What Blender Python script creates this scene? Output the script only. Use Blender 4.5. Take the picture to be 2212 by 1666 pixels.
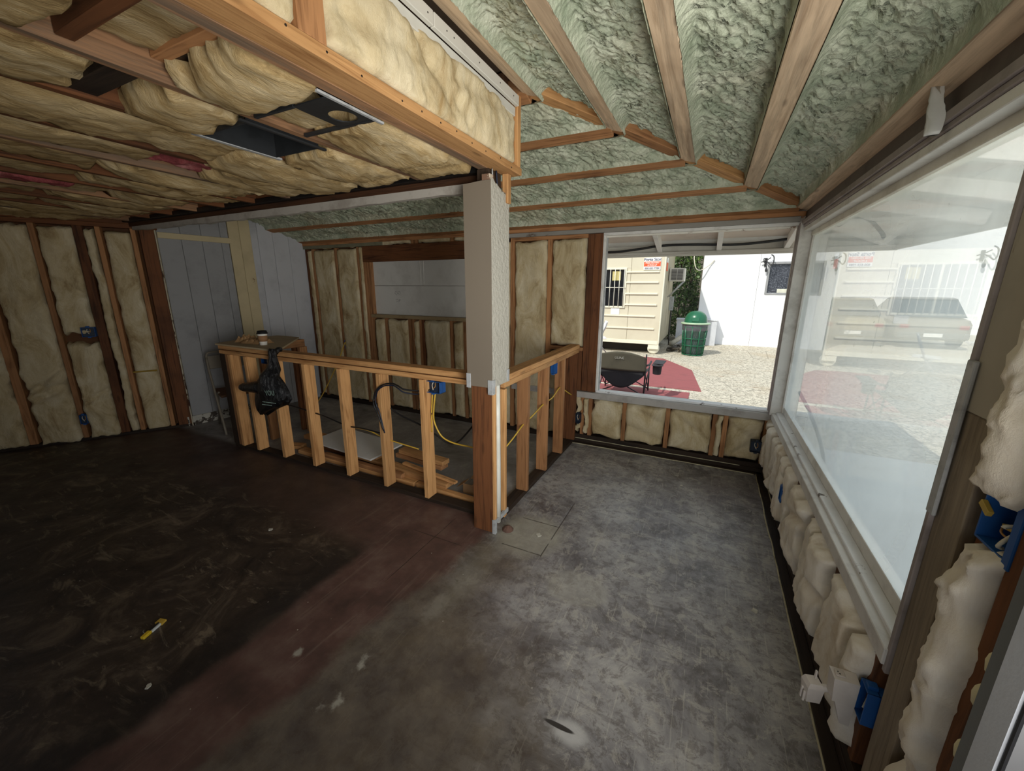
import bpy, math, random
import numpy as np
from mathutils import Vector, Matrix, Euler

for _o in list(bpy.data.objects):
    bpy.data.objects.remove(_o, do_unlink=True)
SC = bpy.context.scene
COL = SC.collection
random.seed(7)
RNG = np.random.default_rng(11)
PI = math.pi

# ------------------------------------------------------------------ camera
CAM = (-0.5704, -3.841, 1.58)
FPX = 855.3
def _cam():
    yaw, pitch, roll = (math.radians(a) for a in (-26.11865, -13.85434, -0.24536))
    f = Vector((math.sin(yaw)*math.cos(pitch), math.cos(yaw)*math.cos(pitch), math.sin(pitch)))
    r = Vector((math.cos(yaw), -math.sin(yaw), 0))
    d = f.cross(r)
    r2 = r*math.cos(roll) + d*math.sin(roll)
    d2 = -r*math.sin(roll) + d*math.cos(roll)
    M = Matrix((r2, -d2, -f)).transposed().to_4x4()
    M.translation = Vector(CAM)
    c = bpy.data.cameras.new('camera')
    c.sensor_width = 36.0
    c.lens = FPX/2212*36.0
    c.clip_start = 0.02
    c.clip_end = 200
    o = bpy.data.objects.new('camera', c)
    o.matrix_world = M
    COL.objects.link(o)
    SC.camera = o
_cam()

# ------------------------------------------------------------------ light and exposure
SC.view_settings.view_transform = 'Standard'
SC.view_settings.look = 'None'
SC.view_settings.gamma = 1.0
SC.view_settings.use_curve_mapping = False
SC.view_settings.exposure = 0.0

W = bpy.data.worlds.new('daylight')
SC.world = W
W.use_nodes = True
_bg = W.node_tree.nodes['Background']
_bg.inputs[0].default_value = (0.80, 0.89, 1.0, 1)
_bg.inputs[1].default_value = 1.02

def sun_light():
    l = bpy.data.lights.new('sun', 'SUN')
    l.energy = 3.8
    l.angle = math.radians(0.6)
    l.color = (1.0, 0.95, 0.86)
    o = bpy.data.objects.new('sun', l)
    d = Vector((0.42, 0.88, -1.0))
    o.rotation_euler = d.to_track_quat('-Z', 'Y').to_euler()
    o.location = (-4, -8, 10)
    COL.objects.link(o)
sun_light()

def area(name, loc, target, sx, sy, power, color):
    l = bpy.data.lights.new(name, 'AREA')
    l.shape = 'RECTANGLE'
    l.size = sx
    l.size_y = sy
    l.energy = power
    l.color = color
    o = bpy.data.objects.new(name, l)
    o.location = loc
    o.rotation_euler = (Vector(target)-Vector(loc)).to_track_quat('-Z', 'Z').to_euler()
    COL.objects.link(o)
    return o
# added fill lamp in the doorway beside the camera, lifting the room's daylight
area('doorway_fill', (0.16, -3.62, 1.35), (-1.75, -1.05, 1.95), 1.05, 1.45, 43, (1.0, 0.985, 0.955)).data.spread = math.radians(122)

# ------------------------------------------------------------------ small maths
def lin(r, g, b, k=1.0):
    def c(v):
        v /= 255.0
        return (v/12.92 if v <= 0.04045 else ((v+0.055)/1.055)**2.4)*k
    return (c(r), c(g), c(b), 1.0)

def _h(ix, iy, iz, s):
    n = (ix.astype(np.int64)*374761393 + iy.astype(np.int64)*668265263 + iz.astype(np.int64)*2147483647 + s*974634777) & 0xffffffff
    n = ((n ^ (n >> 13))*1274126177) & 0xffffffff
    n = (n ^ (n >> 16)) & 0xffffffff
    return n/4294967295.0*2-1
def noise(x, y, z=0.0, s=0):
    x, y, z = np.broadcast_arrays(np.asarray(x, float), np.asarray(y, float), np.asarray(z, float))
    ix, iy, iz = np.floor(x), np.floor(y), np.floor(z)
    fx, fy, fz = x-ix, y-iy, z-iz
    u, v, w = (t*t*t*(t*(t*6-15)+10) for t in (fx, fy, fz))
    ix, iy, iz = ix.astype(np.int64), iy.astype(np.int64), iz.astype(np.int64)
    def H(a, b, c): return _h(ix+a, iy+b, iz+c, s)
    x00 = H(0,0,0)*(1-u)+H(1,0,0)*u
    x10 = H(0,1,0)*(1-u)+H(1,1,0)*u
    x01 = H(0,0,1)*(1-u)+H(1,0,1)*u
    x11 = H(0,1,1)*(1-u)+H(1,1,1)*u
    return (x00*(1-v)+x10*v)*(1-w)+(x01*(1-v)+x11*v)*w
def fbm(x, y, z=0.0, s=0, o=4):
    t = 0; a = 1.0; f = 1.0; n = 0
    for i in range(o):
        t = t+a*noise(x*f, y*f, np.asarray(z)*f, s+i*17); n += a; a *= .5; f *= 2.03
    return t/n

# ------------------------------------------------------------------ materials
class NT:
    def __init__(self, name):
        self.m = bpy.data.materials.new(name); self.m.use_nodes = True
        self.t = self.m.node_tree; self.t.nodes.clear()
        self.out = self.t.nodes.new('ShaderNodeOutputMaterial')
    def n(self, ty, **kw):
        nd = self.t.nodes.new(ty)
        for k, v in kw.items(): setattr(nd, k, v)
        return nd
    def set(self, sock, v):
        if isinstance(v, bpy.types.NodeSocket): self.t.links.new(v, sock)
        else: sock.default_value = v
    def coord(self, kind='Object', shift=True):
        c = self.n('ShaderNodeTexCoord').outputs[kind]
        if not shift: return c
        oi = self.n('ShaderNodeObjectInfo')
        k = self.math('MULTIPLY', oi.outputs['Random'], 37.0)
        v = self.n('ShaderNodeVectorMath', operation='ADD')
        self.set(v.inputs[0], c); self.set(v.inputs[1], k)
        return v.outputs[0]
    def mapv(self, v, scale=(1,1,1), rot=(0,0,0), loc=(0,0,0)):
        m = self.n('ShaderNodeMapping'); self.set(m.inputs[0], v)
        m.inputs['Scale'].default_value = scale; m.inputs['Rotation'].default_value = rot; m.inputs['Location'].default_value = loc
        return m.outputs[0]
    def noise(self, v, scale, detail=4, rough=.55, dist=0.0):
        n = self.n('ShaderNodeTexNoise'); self.set(n.inputs['Vector'], v)
        n.inputs['Scale'].default_value = scale; n.inputs['Detail'].default_value = detail
        n.inputs['Roughness'].default_value = rough; n.inputs['Distortion'].default_value = dist
        return n.outputs['Fac']
    def voro(self, v, scale, feature='F1', out='Distance', rnd=1.0):
        n = self.n('ShaderNodeTexVoronoi', feature=feature); self.set(n.inputs['Vector'], v)
        n.inputs['Scale'].default_value = scale; n.inputs['Randomness'].default_value = rnd
        return n.outputs[out]
    def math(self, op, a, b=None, clamp=False):
        n = self.n('ShaderNodeMath', operation=op); n.use_clamp = clamp
        self.set(n.inputs[0], a)
        if b is not None: self.set(n.inputs[1], b)
        return n.outputs[0]
    def sep(self, v):
        n = self.n('ShaderNodeSeparateXYZ'); self.set(n.inputs[0], v); return n.outputs
    def ramp(self, f, stops, interp='LINEAR'):
        n = self.n('ShaderNodeValToRGB'); self.set(n.inputs[0], f)
        r = n.color_ramp; r.interpolation = interp
        while len(r.elements) < len(stops): r.elements.new(.5)
        for e, (p, c) in zip(r.elements, stops):
            e.position = p; e.color = c if not isinstance(c, (int, float)) else (c, c, c, 1)
        return n.outputs[0]
    def step(self, f, a, b):
        n = self.n('ShaderNodeMapRange', interpolation_type='SMOOTHSTEP'); self.set(n.inputs[0], f)
        n.inputs[1].default_value = a; n.inputs[2].default_value = b
        return n.outputs[0]
    def mix(self, f, a, b, mode='MIX'):
        n = self.n('ShaderNodeMix', data_type='RGBA', blend_type=mode)
        self.set(n.inputs[0], f); self.set(n.inputs[6], a); self.set(n.inputs[7], b)
        return n.outputs[2]
    def bump(self, h, strength=.5, dist=.01):
        n = self.n('ShaderNodeBump'); self.set(n.inputs['Height'], h)
        n.inputs['Strength'].default_value = strength; n.inputs['Distance'].default_value = dist
        return n.outputs[0]
    def bsdf(self, col, rough=.7, normal=None, metal=0.0, spec=.5, **kw):
        p = self.n('ShaderNodeBsdfPrincipled')
        self.set(p.inputs['Base Color'], col); self.set(p.inputs['Roughness'], rough)
        p.inputs['Metallic'].default_value = metal
        p.inputs['Specular IOR Level'].default_value = spec
        if normal is not None: self.set(p.inputs['Normal'], normal)
        for k, v in kw.items(): self.set(p.inputs[k], v)
        return p.outputs[0]
    def done(self, sh):
        self.t.links.new(sh, self.out.inputs[0]); return self.m

MATS = {}
def wood(key, base, dark, axis, weather=0.0, knots=.5):
    k = (key, axis)
    if k in MATS: return MATS[k]
    t = NT(key+'_grain_'+axis)
    c = t.coord()
    sc = {'x': (1.2, 22, 22), 'y': (22, 1.2, 22), 'z': (22, 22, 1.2)}[axis]
    v = t.mapv(c, sc)
    g = t.noise(v, 1.6, 5, .6, 1.2)
    col = t.ramp(g, [(.28, dark), (.50, base), (.75, tuple(min(1, b*1.18) for b in base[:3])+(1,))])
    big = t.noise(c, 2.3, 3, .6)
    col = t.mix(t.step(big, .5, .75), col, t.mix(.55, col, dark))
    if knots:
        ks = {'x': (3.2, 13, 13), 'y': (13, 3.2, 13), 'z': (13, 13, 3.2)}[axis]
        kd = t.voro(t.mapv(c, ks), 1.0)
        col = t.mix(t.math('MULTIPLY', t.step(kd, .19, .07), .8*knots), col, tuple(d*.25 for d in dark[:3])+(1,))
    if weather:
        wn = t.noise(t.mapv(c, tuple(s*.35 for s in sc)), 2.0, 6, .7)
        col = t.mix(t.math('MULTIPLY', t.step(wn, .42, .62), weather), col, lin(98, 88, 76))
    oi = t.n('ShaderNodeObjectInfo')
    val = t.math('ADD', t.math('MULTIPLY', oi.outputs['Random'], .35), .82)
    hs = t.n('ShaderNodeHueSaturation'); t.set(hs.inputs['Color'], col); t.set(hs.inputs['Value'], val)
    nr = t.bump(g, .35, .004)
    MATS[k] = t.done(t.bsdf(hs.outputs[0], .72, nr, spec=.3))
    return MATS[k]
def w_new(a): return wood('new_pine', lin(198, 150, 98), lin(150, 102, 58), a)
def w_old(a): return wood('old_fir', lin(164, 118, 78), lin(108, 70, 42), a)
def w_dark(a): return wood('dark_fir', lin(106, 66, 38), lin(58, 34, 20), a)
def w_black(a): return wood('stained_timber', lin(52, 40, 30), lin(24, 18, 14), a, 0, 0)
def w_grey(a): return wood('weathered_fir', lin(150, 112, 80), lin(92, 68, 48), a, .75, .4)
def w_roof(a): return wood('roof_fir', lin(216, 190, 158), lin(176, 148, 118), a, .4, .6)

def paint(key, col, dirt=None, amount=.5, rough=.6, scale=6.0, bump=.12, bscale=60, spec=.4, bdist=.004):
    if key in MATS: return MATS[key]
    t = NT(key); c = t.coord()
    n1 = t.noise(c, scale, 6, .65)
    d = dirt or tuple(x*.55 for x in col[:3])+(1,)
    k = t.mix(t.math('MULTIPLY', t.step(n1, .45, .72), amount), col, d)
    h = t.noise(c, bscale, 3, .6)
    MATS[key] = t.done(t.bsdf(k, rough, t.bump(h, bump, bdist), spec=spec))
    return MATS[key]
def plain(key, col, rough=.5, metal=0.0, spec=.5):
    if key in MATS: return MATS[key]
    t = NT(key); c = t.coord()
    n1 = t.noise(c, 9, 3, .6)
    k = t.mix(t.step(n1, .3, .8), tuple(x*.9 for x in col[:3])+(1,), tuple(min(1, x*1.08) for x in col[:3])+(1,))
    MATS[key] = t.done(t.bsdf(k, rough, None, metal, spec))
    return MATS[key]
def peeling(key, col, under, thr=.56, scale=9, rough=.6, stretch=(1,1,1)):
    if key in MATS: return MATS[key]
    t = NT(key); c = t.coord()
    n1 = t.noise(t.mapv(c, stretch), scale, 7, .7)
    m = t.step(n1, thr, thr+.035)
    stain = t.noise(c, 4, 4, .6)
    k = t.mix(t.math('MULTIPLY', t.step(stain, .4, .75), .35), col, tuple(x*.5 for x in col[:3])+(1,))
    k = t.mix(m, k, under)
    MATS[key] = t.done(t.bsdf(k, rough, t.bump(t.math('SUBTRACT', 1.0, m), .5, .003)))
    return MATS[key]

def batt_mat(key, a, b, c3, bump=.8, st=(1, 1, .55)):
    if key in MATS: return MATS[key]
    t = NT(key); c = t.coord()
    n1 = t.noise(t.mapv(c, st), 5, 7, .7, .8)
    col = t.ramp(n1, [(.30, c3), (.47, b), (.66, a)])
    n2 = t.noise(c, 1.6, 3, .5)
    col = t.mix(t.math('MULTIPLY', t.step(n2, .45, .7), .45), col, b)
    fib = t.noise(t.mapv(c, st), 85, 5, .75, 2.5)
    mid = t.noise(t.mapv(c, st), 18, 5, .65, .8)
    h = t.math('ADD', t.math('MULTIPLY', fib, .35), mid)
    MATS[key] = t.done(t.bsdf(col, .95, t.bump(h, bump*.8, .02), spec=.05))
    return MATS[key]
B_WALL = lambda: batt_mat('fiberglass_wall', lin(222, 210, 180), lin(198, 180, 142), lin(150, 124, 84))
B_DARK = lambda: batt_mat('fiberglass_dusty', lin(216, 196, 156), lin(184, 158, 112), lin(128, 100, 62), .9, (2.2, .55, 1))
B_PALE = lambda: batt_mat('fiberglass_pale', lin(242, 236, 224), lin(230, 220, 202), lin(200, 182, 154), .4)
B_PINK = lambda: batt_mat('fiberglass_pink', lin(206, 140, 138), lin(160, 84, 86), lin(98, 48, 48))

def foam_mat():
    if 'foam' in MATS: return MATS['foam']
    t = NT('spray_foam_green'); c = t.coord('Object', False)
    n1 = t.noise(c, 7, 5, .6)
    col = t.ramp(n1, [(.3, lin(142, 152, 128)), (.5, lin(176, 182, 158)), (.72, lin(206, 208, 186))])
    n2 = t.noise(c, 1.7, 3, .5)
    col = t.mix(t.math('MULTIPLY', t.step(n2, .5, .68), .4), col, lin(176, 164, 136))
    h = t.math('ADD', t.noise(c, 80, 4, .6, .5), t.math('MULTIPLY', t.voro(c, 50, 'F1'), .9))
    MATS['foam'] = t.done(t.bsdf(col, .45, t.bump(h, .5, .015), spec=.5))
    return MATS['foam']

def concrete_floor():
    t = NT('stained_concrete_floor'); c = t.coord('Object', False)
    x, y, z = t.sep(c)
    n = lambda s, d=5, r=.6, dist=0: t.noise(c, s, d, r, dist)
    # bare grey slab
    g = t.ramp(n(2.6, 10, .74, .5), [(.34, lin(88, 83, 82)), (.46, lin(130, 127, 127)), (.57, lin(160, 157, 154)), (.70, lin(190, 187, 180))])
    fine = n(16, 10, .82, .4)
    g = t.mix(t.math('MULTIPLY', t.step(fine, .50, .56), .5), g, lin(84, 75, 70))
    pale = n(11, 10, .82, .5)
    g = t.mix(t.math('MULTIPLY', t.step(pale, .52, .58), .5), g, lin(186, 181, 170))
    scr = t.noise(t.mapv(c, (90, 3.0, 1), (0, 0, .5)), 1.0, 3, .6, .3)
    g = t.mix(t.math('MULTIPLY', t.step(scr, .62, .68), .35), g, lin(205, 200, 186))
    sc = t.noise(t.mapv(c, (26, 1.3, 1), (0, 0, .25)), 1.0, 6, .7, .6)
    g = t.mix(t.math('MULTIPLY', t.step(sc, .56, .70), .35), g, lin(178, 172, 158))
    sc2 = t.noise(t.mapv(c, (1.6, 17, 1), (0, 0, .3)), 1.0, 6, .7, .8)
    g = t.mix(t.math('MULTIPLY', t.step(sc2, .57, .68), .35), g, lin(70, 62, 60))
    pv = t.noise(c, .9, 3, .5)
    g = t.mix(t.math('MULTIPLY', t.step(pv, .48, .62), .28), g, lin(96, 92, 106))
    # brown adhesive residue on the near part of the grey slab
    br = t.math('ADD', t.math('MULTIPLY', y, -.32), t.math('MULTIPLY', n(1.6, 5, .6), .9))
    br = t.math('ADD', br, t.math('MULTIPLY', x, -.34))
    g = t.mix(t.math('MULTIPLY', t.step(br, 1.48, 1.86), .85), g, t.ramp(n(6), [(.35, lin(70, 58, 48)), (.65, lin(104, 92, 76))]))
    # red-brown painted slab left of the post line
    r = t.ramp(n(4, 7, .65), [(.3, lin(70, 54, 49)), (.5, lin(96, 71, 64)), (.72, lin(118, 98, 88))])
    r = t.mix(t.math('MULTIPLY', t.step(sc, .55, .7), .35), r, lin(140, 124, 110))
    # dark glue patch with trowel marks
    dk = t.ramp(n(3.2, 8, .7, 1.4), [(.32, lin(38, 31, 27)), (.52, lin(66, 55, 46)), (.70, lin(112, 98, 82))])
    sw = t.noise(t.mapv(c, (2.2, 7, 1), (0, 0, -.5)), 1.1, 8, .7, 2.2)
    dk = t.mix(t.math('MULTIPLY', t.step(sw, .55, .66), .6), dk, lin(138, 124, 104))
    wob = t.math('MULTIPLY', t.math('SUBTRACT', n(1.7, 6, .65), .5), .22)
    edge = t.math('ADD', t.math('ADD', x, wob), 2.30)          # <0 is the dark patch
    fr = t.math('ADD', t.math('ADD', y, wob), 2.25)
    m_dk = t.math('MULTIPLY', t.step(edge, .03, -.05), t.step(fr, .10, -.15))
    rim = t.math('MULTIPLY', t.math('MULTIPLY', t.step(edge, -.28, -.06), t.step(edge, .04, -.03)), t.step(fr, .10, -.15))
    dk = t.mix(t.math('MULTIPLY', rim, .75), dk, lin(34, 30, 29))
    far = t.ramp(n(2.4, 7, .65), [(.3, lin(48, 38, 34)), (.55, lin(80, 63, 56)), (.75, lin(104, 86, 74))])
    r = t.mix(t.step(t.math('ADD', x, wob), -2.35, -3.2), r, far)
    left = t.mix(m_dk, r, dk)
    # border between slabs
    wob2 = t.math('MULTIPLY', t.math('SUBTRACT', n(2.4, 7, .7), .5), .26)
    b = t.math('ADD', t.math('ADD', x, wob2), t.math('MULTIPLY', t.math('MINIMUM', t.math('ADD', y, 1.88), 0.0), -.13))
    m_left = t.step(b, -1.70, -1.78)
    col = t.mix(m_left, g, left)
    # behind the half wall: grey dusty slab
    m_back = t.math('MULTIPLY', t.step(y, -1.70, -1.60), t.step(x, -1.70, -1.78))
    bk = t.ramp(n(2.2, 9, .72, .5), [(.3, lin(88, 84, 82)), (.52, lin(140, 137, 134)), (.72, lin(182, 178, 172))])
    col = t.mix(m_back, col, bk)
    # pale patch beside the post and white spray mark
    def blot(cx, cy, rx, ry, rot=0, nz=.5):
        v = t.mapv(c, (1, 1, 1), (0, 0, 0), (-cx, -cy, 0))
        v = t.mapv(v, (1/rx, 1/ry, 0), (0, 0, rot))
        ln = t.n('ShaderNodeVectorMath', operation='LENGTH'); t.set(ln.inputs[0], v)
        return t.math('ADD', ln.outputs['Value'], t.math('MULTIPLY', t.math('SUBTRACT', n(9, 5, .65), .5), nz))
    col = t.mix(t.math('MULTIPLY', t.step(blot(-1.47, -1.72, .22, .24), 1.2, .7), .55), col, lin(168, 164, 146))
    col = t.mix(t.math('MULTIPLY', t.step(blot(-1.62, -2.15, .10, .42), 1.2, .3), .22), col, lin(160, 156, 136))
    col = t.mix(t.math('MULTIPLY', t.step(blot(-1.05, -2.05, .16, .13), 1.15, .85), .4), col, lin(172, 168, 156))
    col = t.mix(t.math('MULTIPLY', t.step(blot(-1.66, -2.5, .06, .14, .3, 2.5), 1.0, .3), .5), col, lin(140, 134, 122))
    col = t.mix(t.math('MULTIPLY', t.step(blot(-.86, -2.755, .07, .045, 0, .25), 1.3, .5), .8), col, lin(196, 194, 190))
    col = t.mix(t.step(blot(-.905, -2.752, .062, .010, 0, .2), 1.1, .8), col, lin(58, 54, 52))
    for (px, py, rr) in ((-1.755, -2.907, .045), (-1.764, -3.10, .03), (-1.709, -3.055, .028), (-2.05, -2.98, .025)):
        col = t.mix(t.math('MULTIPLY', t.step(blot(px, py, rr, rr*1.4, .5, 5.0), .6, -.2), .75), col, lin(176, 172, 158))
    # white paint flecks
    fl = t.voro(c, 13, 'F1')
    col = t.mix(t.math('MULTIPLY', t.step(fl, .05, .03), t.step(n(3), .5, .55)), col, lin(182, 178, 166))
    # saw-cut grooves round the post pad and one slab joint
    def groove(s, at, w=.006): return t.step(t.math('ABSOLUTE', t.math('SUBTRACT', s, at)), w, w*.3)
    gr = t.math('MULTIPLY', groove(x, -1.33), t.math('MULTIPLY', t.step(y, -1.90, -1.89), t.step(y, -1.20, -1.21)))
    gr = t.math('MAXIMUM', gr, t.math('MULTIPLY', groove(y, -1.885), t.math('MULTIPLY', t.step(x, -1.60, -1.59), t.step(x, -1.32, -1.33))))
    gr = t.math('MAXIMUM', gr, t.math('MULTIPLY', groove(y, -1.56), t.math('MULTIPLY', t.step(x, -1.60, -1.59), t.step(x, -1.32, -1.33))))
    gr = t.math('MAXIMUM', gr, t.math('MULTIPLY', groove(y, -2.02, .004), t.math('MULTIPLY', t.step(x, -2.25, -2.2), t.step(x, -1.8, -1.85))))
    gr = t.math('MAXIMUM', gr, t.math('MULTIPLY', groove(x, -2.02, .004), t.math('MULTIPLY', t.step(y, -2.5, -2.4), t.step(y, -1.7, -1.75))))
    gr = t.math('MULTIPLY', gr, t.step(n(6), .35, .5))
    col = t.mix(t.math('MULTIPLY', gr, .75), col, lin(48, 42, 38))
    h = t.math('ADD', n(26, 6, .7), t.math('MULTIPLY', n(5, 5, .6), 1.2))
    h = t.math('SUBTRACT', h, t.math('MULTIPLY', gr, 1.0))
    ro = t.ramp(n(4.5, 6, .65), [(.3, .27), (.7, .50)])
    ro = t.math('ADD', ro, t.math('MULTIPLY', m_left, .14))
    return t.done(t.bsdf(col, ro, t.bump(h, .3, .005), spec=.5))

def asphalt():
    t = NT('parking_asphalt'); c = t.coord('Object', False)
    a = t.ramp(t.noise(c, 26, 6, .9), [(.40, lin(112, 106, 96)), (.50, lin(190, 182, 166)), (.62, lin(228, 218, 200))])
    b = t.noise(c, .7, 5, .6)
    a = t.mix(t.math('MULTIPLY', t.step(b, .48, .7), .4), a, lin(170, 148, 118))
    d = t.noise(t.mapv(c, (1.2, 6, 1)), 1.6, 7, .7, .6)
    a = t.mix(t.math('MULTIPLY', t.step(d, .6, .68), .6), a, lin(150, 112, 76))
    cr = t.voro(t.mapv(c, (1, 1, 1)), .9, 'DISTANCE_TO_EDGE')
    a = t.mix(t.math('MULTIPLY', t.step(cr, .010, .003), .35), a, lin(80, 74, 66))
    return t.done(t.bsdf(a, .9, t.bump(t.noise(c, 45, 3, .7), .4, .01), spec=.2))

def glass_mat(key, film, tint, spots, gloss=.5):
    """thin pane: transmission + mirror reflection + a dusty film that scatters the light falling on it"""
    t = NT(key); c = t.coord('Object', False)
    tr = t.n('ShaderNodeBsdfTransparent'); tr.inputs[0].default_value = (.97, .985, .98, 1)
    gl = t.n('ShaderNodeBsdfGlossy'); gl.inputs['Roughness'].default_value = .0
    fr = t.n('ShaderNodeFresnel'); fr.inputs['IOR'].default_value = 1.5
    geo = t.n('ShaderNodeNewGeometry')      # mirror only at the outward faces: the rays are not refracted inside the thin pane
    m = t.n('ShaderNodeMixShader'); t.set(m.inputs[0], t.math('MULTIPLY', t.math('MULTIPLY', fr.outputs[0], gloss, True), t.math('SUBTRACT', 1.0, geo.outputs['Backfacing'])))
    t.set(m.inputs[1], tr.outputs[0]); t.set(m.inputs[2], gl.outputs[0])
    if film <= 0: return t.done(m.outputs[0])
    sm = t.noise(t.mapv(c, (1, 1.0, 1.0), (.4, 0, 0)), 1.1, 4, .55, .8)
    sp = t.noise(t.mapv(c, (1, 1, 1)), 22, 5, .75)
    f = t.math('ADD', t.math('MULTIPLY', t.step(sm, .25, .75), film*.5), film*.75, True)
    df = t.n('ShaderNodeBsdfDiffuse'); df.inputs[0].default_value = tint
    tl = t.n('ShaderNodeBsdfTranslucent'); tl.inputs[0].default_value = tint
    a = t.n('ShaderNodeMixShader'); a.inputs[0].default_value = .88
    t.set(a.inputs[1], df.outputs[0]); t.set(a.inputs[2], tl.outputs[0])
    m2 = t.n('ShaderNodeMixShader'); t.set(m2.inputs[0], f); t.set(m2.inputs[1], m.outputs[0]); t.set(m2.inputs[2], a.outputs[0])
    if spots:
        dd = t.n('ShaderNodeBsdfDiffuse'); dd.inputs[0].default_value = lin(70, 82, 84)
        area_n = t.noise(c, 1.3, 3, .5)
        k = t.math('MULTIPLY', t.step(sp, .64, .70), t.step(area_n, .5, .6))
        m3 = t.n('ShaderNodeMixShader'); t.set(m3.inputs[0], t.math('MULTIPLY', k, spots)); t.set(m3.inputs[1], m2.outputs[0]); t.set(m3.inputs[2], dd.outputs[0])
        return t.done(m3.outputs[0])
    return t.done(m2.outputs[0])

# ------------------------------------------------------------------ object helpers
def link(o, parent=None):
    COL.objects.link(o)
    if parent is not None: o.parent = parent
    return o
def mesh(name, verts, faces, mat, parent=None, smooth=False, loc=None, rot=None):
    me = bpy.data.meshes.new(name)
    me.from_pydata([tuple(v) for v in verts], [], [tuple(f) for f in faces])
    if smooth: me.polygons.foreach_set('use_smooth', [True]*len(me.polygons))
    if mat is not None: me.materials.append(mat)
    me.update()
    o = bpy.data.objects.new(name, me)
    if loc is not None: o.location = loc
    if rot is not None: o.rotation_euler = rot
    return link(o, parent)
_BF = None
def cbox(sx, sy, sz, ch):
    """chamfered box, centred: 24 vertices"""
    ch = min(ch, sx*.3, sy*.3, sz*.3)
    hx, hy, hz = sx/2, sy/2, sz/2
    V = []; idx = {}
    for i in (-1, 1):
        for j in (-1, 1):
            for k in (-1, 1):
                idx[i, j, k] = len(V)
                V += [(i*hx, j*(hy-ch), k*(hz-ch)), (i*(hx-ch), j*hy, k*(hz-ch)), (i*(hx-ch), j*(hy-ch), k*hz)]
    F = []
    for a in range(3):
        b, c = [q for q in range(3) if q != a]
        for s in (-1, 1):
            r = []
            for u, v in ((-1, -1), (1, -1), (1, 1), (-1, 1)):
                key = [0, 0, 0]; key[a] = s; key[b] = u; key[c] = v
                r.append(idx[tuple(key)]+a)
            if (s > 0) == (a == 1): r.reverse()
            F.append(r)
    for a in range(3):
        b, c = [q for q in range(3) if q != a]
        for u in (-1, 1):
            for v in (-1, 1):
                k0 = [0, 0, 0]; k1 = [0, 0, 0]
                k0[a] = -1; k1[a] = 1; k0[b] = k1[b] = u; k0[c] = k1[c] = v
                k0, k1 = tuple(k0), tuple(k1)
                F.append((idx[k0]+b, idx[k1]+b, idx[k1]+c, idx[k0]+c))
    for k, b0 in idx.items(): F.append((b0, b0+1, b0+2))
    return V, F
def obox(name, c, size, mat, parent=None, rot=(0, 0, 0), ch=.0025):
    V, F = cbox(*size, ch)
    o = mesh(name, V, F, mat, parent, False, c, rot)
    return o
def box(name, x, y, z, mat, parent=None, ch=.0025):
    return obox(name, ((x[0]+x[1])/2, (y[0]+y[1])/2, (z[0]+z[1])/2), (abs(x[1]-x[0]), abs(y[1]-y[0]), abs(z[1]-z[0])), mat, parent, (0, 0, 0), ch)
def empty(name, loc=(0, 0, 0), rotz=0.0):
    o = bpy.data.objects.new(name, None); o.empty_display_size = .1
    o.location = loc; o.rotation_euler = (0, 0, rotz)
    return link(o)
def tag(o, label=None, cat=None, group=None, kind=None):
    if label: o['label'] = label
    if cat: o['category'] = cat
    if group: o['group'] = group
    if kind: o['kind'] = kind
    return o
def thing(name, label, cat, loc=(0, 0, 0), rotz=0.0, group=None):
    return tag(empty(name, loc, rotz), label, cat, group)
def poly(name, pts, h, mat, parent=None, loc=None):
    """flat polygon (xy) extruded upwards by h"""
    n = len(pts)
    V = [(p[0], p[1], 0) for p in pts]+[(p[0], p[1], h) for p in pts]
    F = [tuple(range(n-1, -1, -1)), tuple(range(n, 2*n))]+[(i, (i+1) % n, n+(i+1) % n, n+i) for i in range(n)]
    return mesh(name, V, F, mat, parent, False, loc)
def hexa(name, P, mat, parent=None):
    """eight corners: bottom ring 0-3, top ring 4-7"""
    F = [(3, 2, 1, 0), (4, 5, 6, 7), (0, 1, 5, 4), (1, 2, 6, 5), (2, 3, 7, 6), (3, 0, 4, 7)]
    return mesh(name, P, F, mat, parent)
def spline(pts, n=8):
    P = [np.array(p, float) for p in pts]
    if len(P) < 3: return P
    Q = [2*P[0]-P[1]]+P+[2*P[-1]-P[-2]]
    out = []
    for i in range(1, len(Q)-2):
        for k in range(n):
            t = k/n
            out.append(.5*((2*Q[i])+(-Q[i-1]+Q[i+1])*t+(2*Q[i-1]-5*Q[i]+4*Q[i+1]-Q[i+2])*t*t+(-Q[i-1]+3*Q[i]-3*Q[i+1]+Q[i+2])*t**3))
    out.append(P[-1]); return out
def tube_vf(pts, r, k=8, smooth=6, off=0):
    P = spline(pts, smooth) if smooth else [np.array(p, float) for p in pts]
    n = len(P); V = []; F = []
    up = np.array([0, 0, 1.0])
    for i, p in enumerate(P):
        d = P[min(i+1, n-1)]-P[max(i-1, 0)]; d = d/(np.linalg.norm(d)+1e-9)
        a = np.cross(d, up)
        if np.linalg.norm(a) < .05: a = np.cross(d, np.array([1.0, 0, 0]))
        a /= np.linalg.norm(a); b = np.cross(d, a)
        rr = r[min(i, len(r)-1)] if isinstance(r, (list, tuple)) else r
        for j in range(k):
            t = 2*PI*j/k
            V.append(tuple(p+rr*(math.cos(t)*a+math.sin(t)*b)))
    for i in range(n-1):
        for j in range(k):
            F.append((off+i*k+j, off+i*k+(j+1) % k, off+(i+1)*k+(j+1) % k, off+(i+1)*k+j))
    F.append(tuple(off+j for j in range(k-1, -1, -1))); F.append(tuple(off+(n-1)*k+j for j in range(k)))
    return V, F
def tube(name, pts, r, mat, parent=None, k=8, smooth=6):
    V, F = tube_vf(pts, r, k, smooth)
    return mesh(name, V, F, mat, parent, True)
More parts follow.
